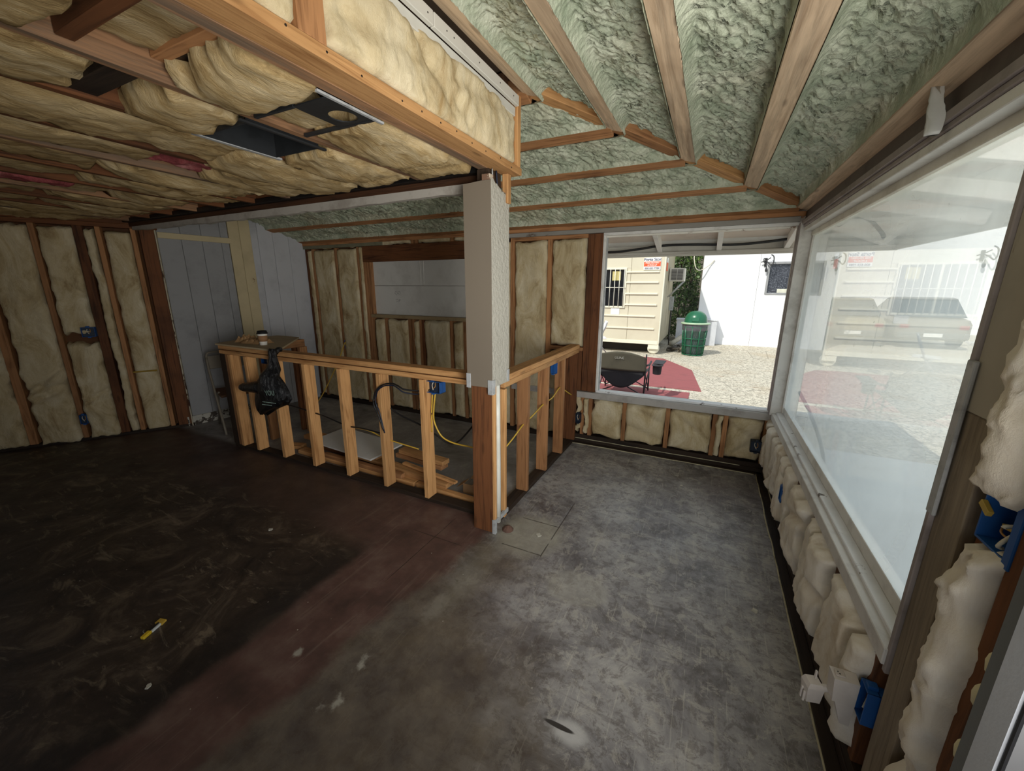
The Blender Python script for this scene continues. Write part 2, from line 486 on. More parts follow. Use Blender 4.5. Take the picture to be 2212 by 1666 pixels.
def tubes(name, lst, mat, parent=None, k=6, smooth=0):
    V = []; F = []
    for pts, r in lst:
        v, f = tube_vf(pts, r, k, smooth, len(V)); V += v; F += f
    return mesh(name, V, F, mat, parent, True)
def lathe(name, prof, mat, parent=None, k=24, loc=None, smooth=True, cap=True):
    V = []; F = []
    for r, z in prof:
        for j in range(k): V.append((r*math.cos(2*PI*j/k), r*math.sin(2*PI*j/k), z))
    for i in range(len(prof)-1):
        for j in range(k): F.append((i*k+j, i*k+(j+1) % k, (i+1)*k+(j+1) % k, (i+1)*k+j))
    if cap:
        F.append(tuple(range(k-1, -1, -1))); F.append(tuple((len(prof)-1)*k+j for j in range(k)))
    return mesh(name, V, F, mat, parent, smooth, loc)
def gridsurf(P, closed_back=None):
    """P: (nu,nv,3) array -> verts, faces; closed_back: (nu,nv,3) boundary goes to these points and is capped"""
    nu, nv, _ = P.shape
    V = P.reshape(-1, 3)
    i = np.arange(nu-1)[:, None]*nv+np.arange(nv-1)[None, :]
    F = np.stack([i, i+nv, i+nv+1, i+1], -1).reshape(-1, 4).tolist()
    V = V.tolist()
    if closed_back is not None:
        ring = [(a, 0) for a in range(nu)]+[(nu-1, b) for b in range(1, nv)]+[(a, nv-1) for a in range(nu-2, -1, -1)]+[(0, b) for b in range(nv-2, 0, -1)]
        base = len(V)
        for a, b in ring: V.append(tuple(closed_back[a, b]))
        m = len(ring)
        for q in range(m):
            a0 = ring[q][0]*nv+ring[q][1]; a1 = ring[(q+1) % m][0]*nv+ring[(q+1) % m][1]
            F.append([a1, a0, base+q, base+(q+1) % m])
        F.append([base+q for q in range(m)])
    return V, F
def batt(name, O, U, V, N, w, l, t, mat, parent, seed=0, amp=.018, ragged=.012, sag=0.0, res=.02, tilt=0.0, fold=0):
    """fibreglass batt: pillow of width w (along U), length l (along V), bulging by t along N, wrinkled and ragged"""
    O, U, V, N = (np.array(a, float) for a in (O, U, V, N))
    nu = max(8, int(w/res)); nv = max(8, int(l/res))
    u = np.linspace(0, 1, nu)[:, None]*np.ones((1, nv)); v = np.linspace(0, 1, nv)[None, :]*np.ones((nu, 1))
    x, y = u*w, v*l; s = seed*31.7
    e = np.minimum(np.minimum(x, w-x), np.minimum(y, l-y))
    ew = min(.034, w*.28)
    prof = np.sqrt(np.clip(1-(1-np.clip(e/ew, 0, 1))**2, 0, 1))
    h = t*prof*(1+.28*fbm(x*5+s, y*2.6, s, 3, 3))
    rid = .6+.9*fbm(x*6+s, y*4-s, .3*s, 9, 2)
    h = h+amp*prof*(fbm(x*13+s, y*10, s, 5, 4)*.55+(rid-.6)*.5+.34*fbm(x*38+s, y*30, s, 6, 3))
    for q in range(fold):
        rr = random.Random(seed*7+q)
        a = rr.uniform(-.9, .9); c0 = rr.uniform(.2, .8)*l
        dline = (y-c0)-a*(x-w/2)
        h = h-t*.38*np.exp(-(dline/.03)**2)*prof
    h = h+sag*np.sin(PI*u)*np.sin(PI*np.clip(v, 0, 1))
    jx = ragged*fbm(y*9+s, x*3, s, 21, 4)*(1-np.clip(e/.06, 0, 1))*2
    jy = ragged*fbm(x*12+s, y*3, s, 22, 4)*(1-np.clip(e/.06, 0, 1))*2
    P = O+(x+jx)[..., None]*U+(y+jy)[..., None]*V+(h+tilt*y)[..., None]*N
    B = O+(x+jx)[..., None]*U+(y+jy)[..., None]*V+(tilt*y-.03)[..., None]*N
    if np.dot(np.cross(U, V), N) < 0: P = P[::-1]; B = B[::-1]
    c = P.reshape(-1, 3).mean(0)
    VV, FF = gridsurf(P-c, B-c)
    return mesh(name, VV, FF, mat, parent, True, tuple(c))
def foam_bay(name, A0, A1, B0, B1, N, mat, parent, seed, nl, nb=30, depth=.075):
    """spray foam between two purlins: quad A0-A1 / B0-B1 (purlin edges), hollow by depth along -N (N points into room)"""
    A0, A1, B0, B1, N = (np.array(a, float) for a in (A0, A1, B0, B1, N))
    b = np.linspace(0, 1, nb); b = .5-.5*np.cos(PI*b)*(.55+.45*np.abs(np.cos(PI*b)))
    b = (b-b[0])/(b[-1]-b[0])
    a = np.linspace(0, 1, nl)
    aa, bb = a[:, None]*np.ones((1, nb)), b[None, :]*np.ones((nl, 1))
    P = (A0*(1-aa[..., None])+A1*aa[..., None])*(1-bb[..., None])+(B0*(1-aa[..., None])+B1*aa[..., None])*bb[..., None]
    wid = np.linalg.norm(A0-B0)
    x = np.linalg.norm(A1-A0)*aa; y = wid*bb
    e = np.minimum(y, wid-y)
    es = .025+.018*fbm(x*6, y*2, seed, 3, 3)
    d = depth*np.clip(e/es, 0, 1)**.7
    w1 = fbm(x*2.2, y*3, seed, 4, 3)*.02
    qx, qy = x+.03*fbm(x*9, y*9, seed, 8, 2), y+.03*fbm(x*9+5, y*9, seed, 9, 2)
    r1 = 1-np.abs(noise(qx*46, qy*20, seed, 10))*2.0
    r2 = 1-np.abs(noise(qx*62, qy*40, seed, 11))*2.0
    lump = np.clip(fbm(x*4.5, y*6, seed, 12, 2), 0, 1)*.03
    inn = np.clip(e/.03, 0, 1)
    h = -d+(w1+lump*.8+.012*r1+.008*r2)*(.25+.75*inn)
    h = np.minimum(h, .002)
    P = P+h[..., None]*N
    if np.dot(np.cross(A1-A0, B0-A0), N) < 0: P = P[:, ::-1]
    c = P.reshape(-1, 3).mean(0)
    V, F = gridsurf(P-c)
    o = mesh(name, V, F, mat, parent, True, tuple(c))
    return o
def text(name, body, size, mat, parent, M, extrude=.001, align='CENTER', bold=0.0, shear=0.0):
    cu = bpy.data.curves.new(name, 'FONT'); cu.body = body; cu.size = size; cu.extrude = extrude
    cu.align_x = align; cu.align_y = 'CENTER'; cu.offset = bold; cu.shear = shear
    tmp = bpy.data.objects.new('tmp_text', cu); COL.objects.link(tmp)
    bpy.context.view_layer.update()
    dg = bpy.context.evaluated_depsgraph_get()
    me = bpy.data.meshes.new_from_object(tmp.evaluated_get(dg))
    bpy.data.objects.remove(tmp, do_unlink=True)
    me.name = name; me.materials.clear(); me.materials.append(mat)
    o = bpy.data.objects.new(name, me); o.matrix_local = M
    return link(o, parent)
def rotM(loc, rx=0, ry=0, rz=0):
    return Matrix.Translation(Vector(loc)) @ Euler((rx, ry, rz)).to_matrix().to_4x4()

# shared materials
M_WHITE = paint('white_window_paint', lin(226, 224, 218), lin(156, 150, 140), .5, .5, 7)
M_MAUVE = paint('grey_mauve_paint', lin(150, 140, 136), lin(104, 94, 90), .6, .55, 8)
M_BROWNP = paint('brown_trim_paint', lin(92, 82, 76), lin(58, 48, 44), .6, .6, 6)
M_SILL = peeling('peeling_sill_paint', lin(232, 233, 234), lin(92, 80, 72), .60, 11, .5)
M_PEELBOARD = peeling('peeling_jamb_paint', lin(176, 168, 152), lin(122, 106, 90), .52, 4, .75, (1, 1, .35))
M_SHEATH = paint('felt_sheathing', lin(96, 64, 40), lin(48, 30, 20), .7, .9, 4)
M_BLUEBOX = plain('blue_box_plastic', lin(28, 84, 150), .45)
M_DARKBOX = plain('dark_box_plastic', lin(30, 44, 62), .5)
M_ZINC = paint('galvanised_steel', lin(170, 172, 172), lin(108, 108, 106), .6, .4, 20)
M_BLACKM = paint('black_sheet_metal', lin(40, 42, 44), lin(20, 20, 20), .5, .45, 8)
M_BLACK = plain('black_rubber', lin(22, 22, 24), .5)
M_YELLOW = plain('yellow_cable_jacket', lin(214, 176, 66), .5)
M_BLUECABLE = plain('dark_cable_jacket', lin(26, 34, 52), .45)
M_BEADS = paint('cream_foam_sealant', lin(226, 216, 176), lin(188, 172, 126), .5, .8, 14, .4, 30)

# ------------------------------------------------------------------ floor and ground
floor = tag(box('floor', (-9.0, 0.10), (-6.0, 0.09), (-0.10, 0.0), concrete_floor()), 'stained bare concrete floor slab, grey by the windows and dark brown at left', None, None, 'structure')
# keep floor texture in world coordinates
_off = Vector(floor.location); floor.data.transform(Matrix.Translation(_off)); floor.location = (0, 0, 0)
ground = tag(mesh('ground', [(-40, -30, -.1), (40, -30, -.1), (40, 45, -.1), (-40, 45, -.1)], [(0, 1, 2, 3)], asphalt()), 'sunlit gravelly asphalt of the parking lot', None, None, 'structure')

bounce = tag(box('bounce_slab', (.12, 1.9), (-6.5, 1.2), (-.13, -.085), paint('pale_bounce_concrete', lin(204, 202, 196), lin(176, 172, 164), .5, .85, 3)), 'added pale concrete slab along the right side, brightening the lower dirty window', None, None, 'structure')  # added pale slab that brightens the view through the lower dirty pane

# ------------------------------------------------------------------ back wall
SD, SW = 0.089, 0.038
wb = tag(box('wall_back', (-5.75, 0.10), (0.089, 0.105), (0.0, 0.50), M_SHEATH), 'back wall framing with fibreglass batts below and beside the window', None, None, 'structure')
_wl = Vector(wb.location)
class WP:   # child helper keeping world coordinates under a parent at a location
    def __init__(s, p): s.p = p
def wchild(o, parent):
    o.parent = parent; o.matrix_parent_inverse = Matrix.Translation(-Vector(parent.location)); return o
def cb(name, x, y, z, mat, parent, ch=.0025):
    return wchild(box(name, x, y, z, mat, None, ch), parent)
cb('sheathing', (-5.75, -1.53), (.089, .105), (.50, 2.20), M_SHEATH, wb)
cb('sole_plate', (-1.75, 0.09), (-.004, .089), (0, .045), w_black('x'), wb)
cb('sole_plate', (-1.75, 0.09), (.0, .089), (.046, .09), w_black('x'), wb)
cb('sole_plate', (-5.65, -1.75), (.0, .089), (0, .05), w_black('x'), wb)
# pony wall below the window
PST = [-1.640, -1.560, -1.218, -.817, -.420, -.335, -.022]
for x in PST: cb('stud', (x-.019, x+.019), (0, SD), (.09, .495), w_old('z'), wb)
def wbatt(x0, x1, z0, z1, seed, t=.035, mat=None, **kw):
    o = batt('insulation_batt', (x0, .02, z0), (1, 0, 0), (0, 0, 1), (0, -1, 0), x1-x0, z1-z0, t, mat or B_WALL(), None, seed, **kw)
    return wchild(o, wb)
k = 0
for a, b in ((-1.205, -.838), (-.798, -.441), (-.314, -.045)):
    k += 1; wbatt(a, b, .10, .488, k, .05, fold=k % 2+1, ragged=.014)
wbatt(-1.538, -1.238, .10, .488, 17, .045, ragged=.016)
wbatt(-.402, -.352, .10, .485, 18, .05, res=.01)
wbatt(-1.72, -1.655, .30, .492, 19, .05, res=.012, ragged=.03)
wbatt(-1.70, -1.655, .095, .21, 20, .04, res=.012, ragged=.03)
wbatt(-1.622, -1.575, .12, .49, 21, .06, res=.010, ragged=.02)
# wall between half wall and window, up to the lintel
cb('trimmer_stud', (-1.665, -1.605), (-.002, SD), (.56, 2.072), w_dark('z'), wb)
cb('trimmer_stud', (-1.603, -1.520), (-.006, SD), (.56, 2.072), w_dark('z'), wb)
for x in (-2.045, -2.455): cb('stud', (x-.022, x+.022), (0, SD), (.05, 2.072), w_old('z'), wb)
cb('blocking', (-2.022, -1.666), (0, SD), (.965, 1.003), w_old('x'), wb)
cb('stud', (-1.79, -1.752), (0, SD), (.05, .965), w_old('z'), wb)
cb('stud', (-1.71, -1.672), (0, SD), (.56, .965), w_dark('z'), wb)
cb('blocking', (-2.45, -1.66), (-.002, SD), (2.040, 2.074), w_old('x'), wb)
wbatt(-2.43, -2.07, .06, 2.035, 31, .03)
wbatt(-2.02, -1.675, 1.01, 2.035, 32, .035)
wbatt(-2.02, -1.80, .06, .955, 33, .03)
wbatt(-1.75, -1.715, .58, .955, 34, .04, res=.01)
wbatt(-2.80, -2.48, .06, 2.035, 35, .03)
# left part with the boarded opening
for x in (-5.575, -5.455, -5.025, -4.628): cb('stud', (x-.020, x+.020), (0, SD), (.05, 2.072), w_dark('z') if x < -5.5 else w_old('z'), wb)
cb('king_stud', (-4.545, -4.507), (0, SD), (.05, 2.072), w_old('z'), wb)
cb('jack_stud', (-4.505, -4.467), (0, SD), (.05, 1.885), w_old('z'), wb)
cb('jack_stud', (-4.465, -4.425), (.0, SD), (1.245, 1.885), w_old('z'), wb)
for i, (a, b) in enumerate(((-5.555, -5.475), (-5.435, -5.045), (-5.005, -4.648), (-4.608, -4.547))):
    wbatt(a, b, .06, 2.06, 41+i, .03, amp=.012)
cb('header', (-4.545, -2.55), (-.004, SD), (1.887, 2.072), w_dark('x'), wb)
cb('jack_stud', (-2.60, -2.56), (0, SD), (.05, 1.885), w_old('z'), wb)
cb('opening_sill', (-4.465, -2.60), (-.015, SD), (1.205, 1.247), paint('dusty_sill_wood', lin(150, 130, 96), lin(96, 76, 52), .6, .8, 6), wb)
for x in (-4.235, -3.86, -3.80, -3.69, -3.655, -3.245, -3.06, -2.85): cb('cripple_stud', (x-.019, x+.019), (0, SD), (.05, 1.205), w_old('z') if x != -3.655 else w_dark('z'), wb)
for i, (a, b) in enumerate(((-4.42, -4.258), (-4.21, -3.882), (-3.78, -3.712), (-3.63, -3.268), (-3.222, -3.082), (-3.038, -2.872))):
    wbatt(a, b, .06, 1.19, 51+i, .035, amp=.014, ragged=.012)
# boarded opening: white panel of three sheets
M_PANEL = paint('dull_white_board', lin(205, 203, 196), lin(164, 160, 152), .45, .6, 3)
bp = wb
def panel(x0, x1, z0, z1): cb('board_panel', (x0, x1), (.045, .055), (z0, z1), M_PANEL, wb, .002)
panel(-4.43, -3.665, 1.60, 1.89); panel(-3.660, -2.60, 1.60, 1.89); panel(-4.43, -2.60, 1.246, 1.597)
cb('batten_strip', (-3.70, -3.685), (.038, .046), (1.62, 1.885), M_PANEL, wb, .002)
cb('batten_strip', (-3.65, -3.635), (.038, .046), (1.62, 1.885), M_PANEL, wb, .002)
M_INK = plain('marker_ink', lin(40, 40, 44), .7)
scr = []
for (cx, cz, w_, n_, sd) in ((-4.05, 1.525, .09, 9, 1), (-4.055, 1.50, .10, 9, 2), (-4.05, 1.432, .08, 9, 3), (-4.06, 1.412, .06, 6, 4)):
    rr = random.Random(sd)
    scr.append(([(cx-w_/2+w_*i/n_, .0435, cz+rr.uniform(-.011, .011)) for i in range(n_+1)], .0012))
wchild(tubes('marker_scribble', scr, M_INK, None, 4, 3), wb)
# top: cripples over the header, grey lintel board and plate
for x in (-5.3, -4.5, -3.75, -3.70, -3.2): cb('cripple_stud', (x-.02, x+.02), (.0, SD), (2.074, 2.145), w_old('z'), wb)
for i, (a, b) in enumerate(((-5.27, -4.53), (-3.67, -3.23), (-4.4, -3.8), (-3.17, -2.55))): wbatt(a, b, 2.08, 2.14, 61+i, .02, res=.012)
M_LINT = peeling('peeling_lintel_paint', lin(146, 142, 134), lin(96, 80, 66), .60, 7, .6, (.4, 1, 1))
cb('lintel_board', (-2.55, -.03), (-.030, .089), (2.074, 2.112), M_LINT, wb)
cb('lintel_board', (-5.62, -4.2), (-.012, .0), (2.074, 2.115), paint('greenish_plate_paint', lin(120, 118, 96), lin(84, 78, 60), .6, .7), wb)
cb('top_plate', (-5.75, 0.0), (-.012, .089), (2.113, 2.150), w_old('x'), wb)

# ------------------------------------------------------------------ window in the back wall
w1 = tag(empty('window_1', (-.76, 0, .495)), 'fixed window in the back wall looking onto the sunlit parking lot', None, None, 'structure')
cb('sill', (-2.45, .01), (-.028, .10), (.495, .556), paint('grey_sill_paint', lin(176, 172, 166), lin(120, 112, 104), .5, .5, 6), w1)
cb('sill_cap', (-1.52, .0), (.012, .11), (.556, .574), M_SILL, w1)
cb('frame_side', (-1.521, -1.500), (.0, .09), (.574, 2.055), M_WHITE, w1)
cb('frame_bead', (-1.500, -1.490), (.045, .075), (.574, 2.055), M_ZINC, w1)
cb('frame_top', (-1.52, -.02), (-.006, .10), (2.050, 2.074), M_WHITE, w1)
cb('frame_bead', (-1.50, -.02), (.03, .06), (2.036, 2.050), peeling('flaking_white_bead', lin(226, 222, 210), lin(150, 130, 110), .58, 14), w1)
cb('mullion', (-.028, .095), (-.055, .10), (.556, 2.06), M_WHITE, w1)
cb('corner_bead', (-.036, -.020), (.0, .055), (.574, 2.05), M_MAUVE, w1)
cb('corner_bead', (-.034, -.014), (-.045, -.012), (.56, 2.06), M_MAUVE, w1)
M_CLEAR = glass_mat('clear_window_glass', 0, (1, 1, 1, 1), 0, .2)
pane = cb('pane', (-1.500, -.025), (.062, .066), (.574, 2.04), M_CLEAR, w1, .0005)

# ------------------------------------------------------------------ right wall
wr = tag(box('wall_right', (.089, .105), (-2.56, .10), (0, .535), M_SHEATH), 'right wall with bulging batts under the long dirty window', None, None, 'structure')
cb('sole_plate', (-.004, SD), (-3.0, .0), (0, .045), w_black('y'), wr)
cb('sole_plate', (.0, SD), (-3.0, .0), (.046, .09), w_black('y'), wr)
for y in (-.43, -.835, -1.235, -1.645, -2.05, -2.475): cb('stud', (0, SD), (y-.019, y+.019), (.09, .50), w_dark('z'), wr)
def rbatt(y0, y1, z0, z1, seed, t=.07, **kw):
    o = batt('insulation_batt', (.02, y0, z0), (0, 1, 0), (0, 0, 1), (-1, 0, 0), y1-y0, z1-z0, t, kw.pop('mat', None) or B_PALE(), None, seed, **kw)
    return wchild(o, wr)
RB = [(-.20, -.03, 71), (-.41, -.21, 72), (-.60, -.45, 73), (-.815, -.61, 74), (-1.03, -.855, 75), (-1.215, -1.04, 76), (-1.60, -1.28, 77), (-1.80, -1.67, 78), (-2.03, -1.80, 79), (-2.37, -2.09, 80), (-2.455, -2.38, 81)]
for a, b, s in RB: rbatt(a, b, .10+.012*(s % 3), .512, s, .060+.015*(s % 2), amp=.026, ragged=.02, fold=s % 2, res=.014)
M_RFACE = paint('grey_white_sill_face', lin(212, 209, 204), lin(150, 141, 134), .5, .5, 6)
w2 = tag(empty('window_2', (0, -1.26, .53)), 'long dirty shop window in the right wall, reflecting the trailer outside', None, None, 'structure')
cb('sill_face', (-.012, .022), (-2.535, -.02), (.520, .575), M_RFACE, w2)
cb('sill_cap', (.018, .060), (-2.535, -.04), (.548, .590), M_SILL, w2)
cb('sill_stop', (.060, .10), (-2.535, -.04), (.570, .640), M_WHITE, w2)
cb('head_board', (.0, .10), (-4.95, .0), (2.075, 2.150), M_BROWNP, w2)
cb('head_moulding', (-.022, .0), (-4.95, -.03), (2.048, 2.078), M_MAUVE, w2)
cb('head_moulding', (-.012, .02), (-4.95, -.03), (2.030, 2.048), M_MAUVE, w2)
cb('head_stop', (-.004, .045), (-2.60, -.05), (1.998, 2.030), M_WHITE, w2)
cb('head_stop', (.045, .10), (-2.60, -.05), (1.965, 2.020), paint('cream_window_paint', lin(228, 224, 210), lin(170, 160, 140), .4, .5, 6), w2)
cb('frame_side', (.05, .095), (-.085, -.05), (.59, 2.0), M_WHITE, w2)
M_DIRTY = glass_mat('dirty_window_glass', .27, lin(240, 250, 250), .6, 1.7)
pane2 = cb('pane', (.062, .066), (-2.535, -.05), (.60, 2.0), M_DIRTY, w2, .0005)
# jamb side
cb('jamb_strip', (-.004, .09), (-2.545, -2.527), (.50, 2.05), M_MAUVE, w2)
cb('jamb_board', (.004, .09), (-2.660, -2.546), (1.30, 2.10), M_PEELBOARD, wr)
cb('jamb_board', (.006, .09), (-2.655, -2.546), (.0, 1.299), wood('silvered_board', lin(146, 132, 112), lin(98, 84, 68), 'z', .5, .15), wr)
cb('metal_flashing', (-.007, .002), (-2.562, -2.528), (1.02, 1.42), M_ZINC, w2)
cb('stud', (.030, .13), (-2.700, -2.662), (.0, 2.10), w_dark('z'), wr)
cb('stud', (.0, SD), (-2.862, -2.822), (.0, 2.10), w_dark('z'), wr)
cb('stud', (.0, SD), (-2.905, -2.866), (.0, 2.10), w_dark('z'), wr)
cb('sheathing', (.12, .14), (-2.94, -2.55), (0, 2.10), M_SHEATH, wr)
rbatt(-2.818, -2.702, .02, 1.06, 91, .045, amp=.040, ragged=.022, fold=1, res=.011)
rbatt(-2.832, -2.708, 1.18, 1.62, 92, .065, amp=.045, ragged=.03, res=.010)
rbatt(-2.832, -2.705, 1.58, 2.09, 93, .060, amp=.045, ragged=.03, res=.010)
# foam sealant beads along the door frame
bl = []
rr = random.Random(5)
zz = .25
while zz < 1.7:
    bl.append(zz); zz += rr.uniform(.018, .055)
V = []; F = []
for i, z0 in enumerate(bl):
    r = rr.uniform(.008, .017)
    cx, cy = -.012+rr.uniform(-.006, .006), -2.912+rr.uniform(-.010, .006)
    base = len(V); kk = 8; rings = 6
    for a in range(rings+1):
        th = PI*a/rings
        for q in range(kk):
            V.append((cx+r*1.1*math.sin(th)*math.cos(2*PI*q/kk), cy+r*math.sin(th)*math.sin(2*PI*q/kk), z0+r*1.9*math.cos(th)))
    for a in range(rings):
        for q in range(kk): F.append((base+a*kk+q, base+(a+1)*kk+q, base+(a+1)*kk+(q+1) % kk, base+a*kk+(q+1) % kk))
o = wchild(mesh('foam_sealant', V, F, M_BEADS, None, True), wr); o['kind'] = 'stuff'
# door frame at the right edge of the picture and the walls behind the camera
d1 = tag(empty('door_1', (0, -3.0, 0)), 'grey metal door frame with white leaf at the right edge', None, None, 'structure')
cb('frame_jamb', (-.035, .09), (-2.985, -2.918), (0, 2.08), paint('grey_door_frame', lin(118, 122, 124), lin(92, 94, 94), .4, .4, 3), d1)
cb('door_leaf', (-.060, .05), (-3.045, -2.987), (.02, 2.06), paint('white_door_leaf', lin(196, 200, 206), lin(160, 164, 170), .3, .4, 3), d1)
cb('door_gasket', (-.058, .04), (-3.056, -3.046), (.02, 2.06), M_BLACK, d1)
cb('wall_section', (.0, .10), (-6.0, -4.95), (0, 2.65), M_SHEATH, wr)
cb('wall_section', (.09, .12), (-4.95, 0), (2.10, 2.22), M_SHEATH, wr)
wf = tag(box('wall_front', (-9.0, -2.15), (-6.0, -5.9), (0, 2.65), M_SHEATH), 'sheathed front wall behind the viewer', None, None, 'structure')
cb('wall_section', (-2.15, .10), (-6.0, -5.9), (0, .45), M_SHEATH, wf)
cb('wall_section', (-2.15, .10), (-6.0, -5.9), (2.10, 2.65), M_SHEATH, wf)
cb('wall_section', (-.15, .10), (-6.0, -5.9), (.45, 2.10), M_SHEATH, wf)

# caulk line along floor edge
M_CAULK = paint('dirty_caulk', lin(190, 182, 152), lin(118, 106, 84), .7, .8, 9)
def bead(name, pts, r, mat, parent): return wchild(tube(name, pts, r, mat, None, 5, 3), parent)
rr = random.Random(3)
bead('caulk_bead', [(-1.72+i*.11, -.055+rr.uniform(-.003, .003), .004) for i in range(16)], .0045, M_CAULK, wb)
bead('caulk_bead', [(-1.72+i*.11, -.006+rr.uniform(-.003, .003), .046) for i in range(15)], .004, M_CAULK, wb)
bead('caulk_bead', [(-.055+rr.uniform(-.004, .004), -.05-i*.12, .004) for i in range(23)], .0045, M_CAULK, wr)
bead('caulk_bead', [(-.006+rr.uniform(-.003, .003), -.05-i*.12, .046) for i in range(8)], .0035, M_CAULK, wr)
cb('base_strip', (-.05, -.004), (-2.9, -.01), (0, .012), w_black('y'), wr)
cb('base_strip', (-1.75, -.01), (-.05, -.004), (0, .012), w_black('x'), wb)

# ------------------------------------------------------------------ left wall
LA, LB = np.array([-5.62, 0.0]), np.array([-5.88, -1.6])
LC = LB+np.array([-.62, -1.0])/math.hypot(.62, 1.0)*2.6
wl = tag(empty('wall_left', (-5.88, -1.6, 0)), 'left wall, painted plank panel at back and insulated studs at front', None, None, 'structure')
d1v = (LB-LA)/np.linalg.norm(LB-LA); n1v = np.array([-d1v[1], d1v[0]])      # towards room (+x)
if n1v[0] < 0: n1v = -n1v
d2v = (LC-LB)/np.linalg.norm(LC-LB); n2v = np.array([-d2v[1], d2v[0]])
if n2v[0] < 0: n2v = -n2v
def lw(seg, name, s0, s1, d0, d1_, z0, z1, mat, ch=.0025):
    O, d, n = (LA, d1v, n1v) if seg == 1 else (LB, d2v, n2v)
    c = O+d*(s0+s1)/2+n*(d0+d1_)/2
    return wchild(obox(name, (c[0], c[1], (z0+z1)/2), (s1-s0, abs(d1_-d0), z1-z0), mat, None, (0, 0, math.atan2(d[1], d[0])), ch), wl)
M_GREYP = paint('grey_plank_paint', lin(150, 150, 150), lin(112, 112, 112), .5, .6, 3)
M_WHITEP = paint('white_plank_paint', lin(186, 187, 190), lin(146, 146, 148), .4, .6, 3)
M_CREAMP = peeling('peeling_cream_paint', lin(196, 180, 142), lin(110, 66, 34), .66, 5, .65, (1, 1, .6))
for s0, s1 in ((.885, .963), (.965, 1.151), (1.153, 1.341), (1.343, 1.545)): lw(1, 'plank', s0, s1, -.02, .0, .0, 2.64, M_GREYP, .004)
for s0, s1 in ((-.02, .190), (.192, .383), (.385, .56), (.562, .66)): lw(1, 'plank', s0, s1, -.02, .0, .0, 2.64, M_WHITEP, .004)
lw(1, 'plank_post', .645, .765, -.01, .012, .0, 2.64, M_CREAMP, .003); lw(1, 'plank_post', .767, .882, -.01, .012, .0, 2.64, M_CREAMP, .003)
lw(1, 'trim_strip', .86, 1.545, .0, .018, 2.075, 2.135, M_CREAMP)
lw(1, 'base_board', .60, 1.60, .0, .015, .0, .11, peeling('flaking_base_paint', lin(188, 184, 172), lin(70, 62, 54), .52, 9, .8))
lw(1, 'wall_back_sheet', -.05, 1.65, -.05, -.021, 0, 2.35, M_SHEATH)
lw(2, 'sheathing', -.06, 2.9, -.12, -.09, 0, 2.30, M_SHEATH)
lw(2, 'board', -.055, .062, -.09, .0, .0, 2.15, w_dark('z'))
lw(2, 'board_edge', -.068, -.057, -.09, .006, .0, 2.15, peeling('torn_drywall_edge', lin(192, 182, 158), lin(70, 42, 26), .50, 7, .8, (1, 1, .5)))
for s0, s1, m in ((.092, .132, 'o'), (.352, .392, 'o'), (.478, .548, 'd'), (.80, .842, 'o'), (1.165, 1.225, 'o'), (1.60, 1.64, 'o'), (2.0, 2.04, 'o'), (2.4, 2.44, 'o')):
    lw(2, 'stud', s0, s1, -.09, .0, .03, 2.15, (w_old if m == 'o' else w_dark)('z'))
lw(2, 'top_plate', -.08, 2.9, -.09, .004, 2.15, 2.19, w_dark('x')); lw(2, 'top_plate', -.08, 2.9, -.09, .004, 2.191, 2.25, w_dark('x'))
lw(2, 'sole_plate', -.08, 2.9, -.09, .002, .0, .03, w_black('x'))
def lbatt(s0, s1, z0, z1, seed, t=.05, **kw):
    O = LB+d2v*s0-n2v*.075
    o = batt('insulation_batt', (O[0], O[1], z0), (d2v[0], d2v[1], 0), (0, 0, 1), (n2v[0], n2v[1], 0), s1-s0, z1-z0, t, B_WALL(), None, seed, **kw)
    return wchild(o, wl)
lbatt(.135, .350, .0, 2.12, 101, .075, amp=.01)
lbatt(.395, .475, .02, 2.13, 102, .085, amp=.015, ragged=.02)
lbatt(.552, .798, .0, 1.02, 103, .095, amp=.03, ragged=.02, fold=1)
lbatt(.552, .798, 1.10, 2.13, 104, .095, amp=.03, ragged=.02, fold=1)
lbatt(.845, 1.160, .0, 2.13, 105, .10, amp=.035, ragged=.025, fold=3)
lbatt(1.228, 1.598, .0, 2.13, 106, .11, amp=.035, ragged=.03, fold=3)
lbatt(1.642, 1.998, .0, 2.13, 107, .10, amp=.035, ragged=.03, fold=2)
lbatt(2.042, 2.398, .0, 2.13, 108, .10, amp=.035, ragged=.03, fold=2)
lw(2, 'yellow_strap', .150, .345, .004, .012, .675, .692, plain('mustard_strap', lin(150, 120, 30), .7))
# ------------------------------------------------------------------ sloped ceiling with foam, purlins and hip
ceil = tag(empty('ceiling', (0, 0, 2.2)), 'sloping hipped ceiling with green spray foam between timber purlins', None, None, 'structure')
Z0, SL = 2.145, .285
ANG = math.atan(SL)
zc = lambda d: Z0+SL*d
PD = [.03, .41, .80, 1.19, 1.57]          # purlin distances from each outer wall
PW, PT = .092, .09
FM = foam_mat()
nb_back = np.array([0, -math.sin(ANG), -math.cos(ANG)])   # planes rise towards -y and -x: normals into the room
nb_right = np.array([-math.sin(ANG), 0, -math.cos(ANG)])
for i, d in enumerate(PD):
    # along x on the back slope: from left wall to the hip
    xa, xb = -5.98, -d-.02
    c = np.array([(xa+xb)/2, -d, zc(d)])-nb_back*PT/2
    wchild(obox('purlin', tuple(c), (xb-xa, PW, PT), w_old('x') if i != 0 else w_old('x'), None, (-ANG, 0, 0), .004), ceil)
    ya, yb = -5.0, -d-.01
    c = np.array([-d, (ya+yb)/2, zc(d)])-nb_right*PT/2-nb_right*.002
    wchild(obox('purlin', tuple(c), (PW, yb-ya, PT), w_roof('y'), None, (0, ANG, 0), .004), ceil)
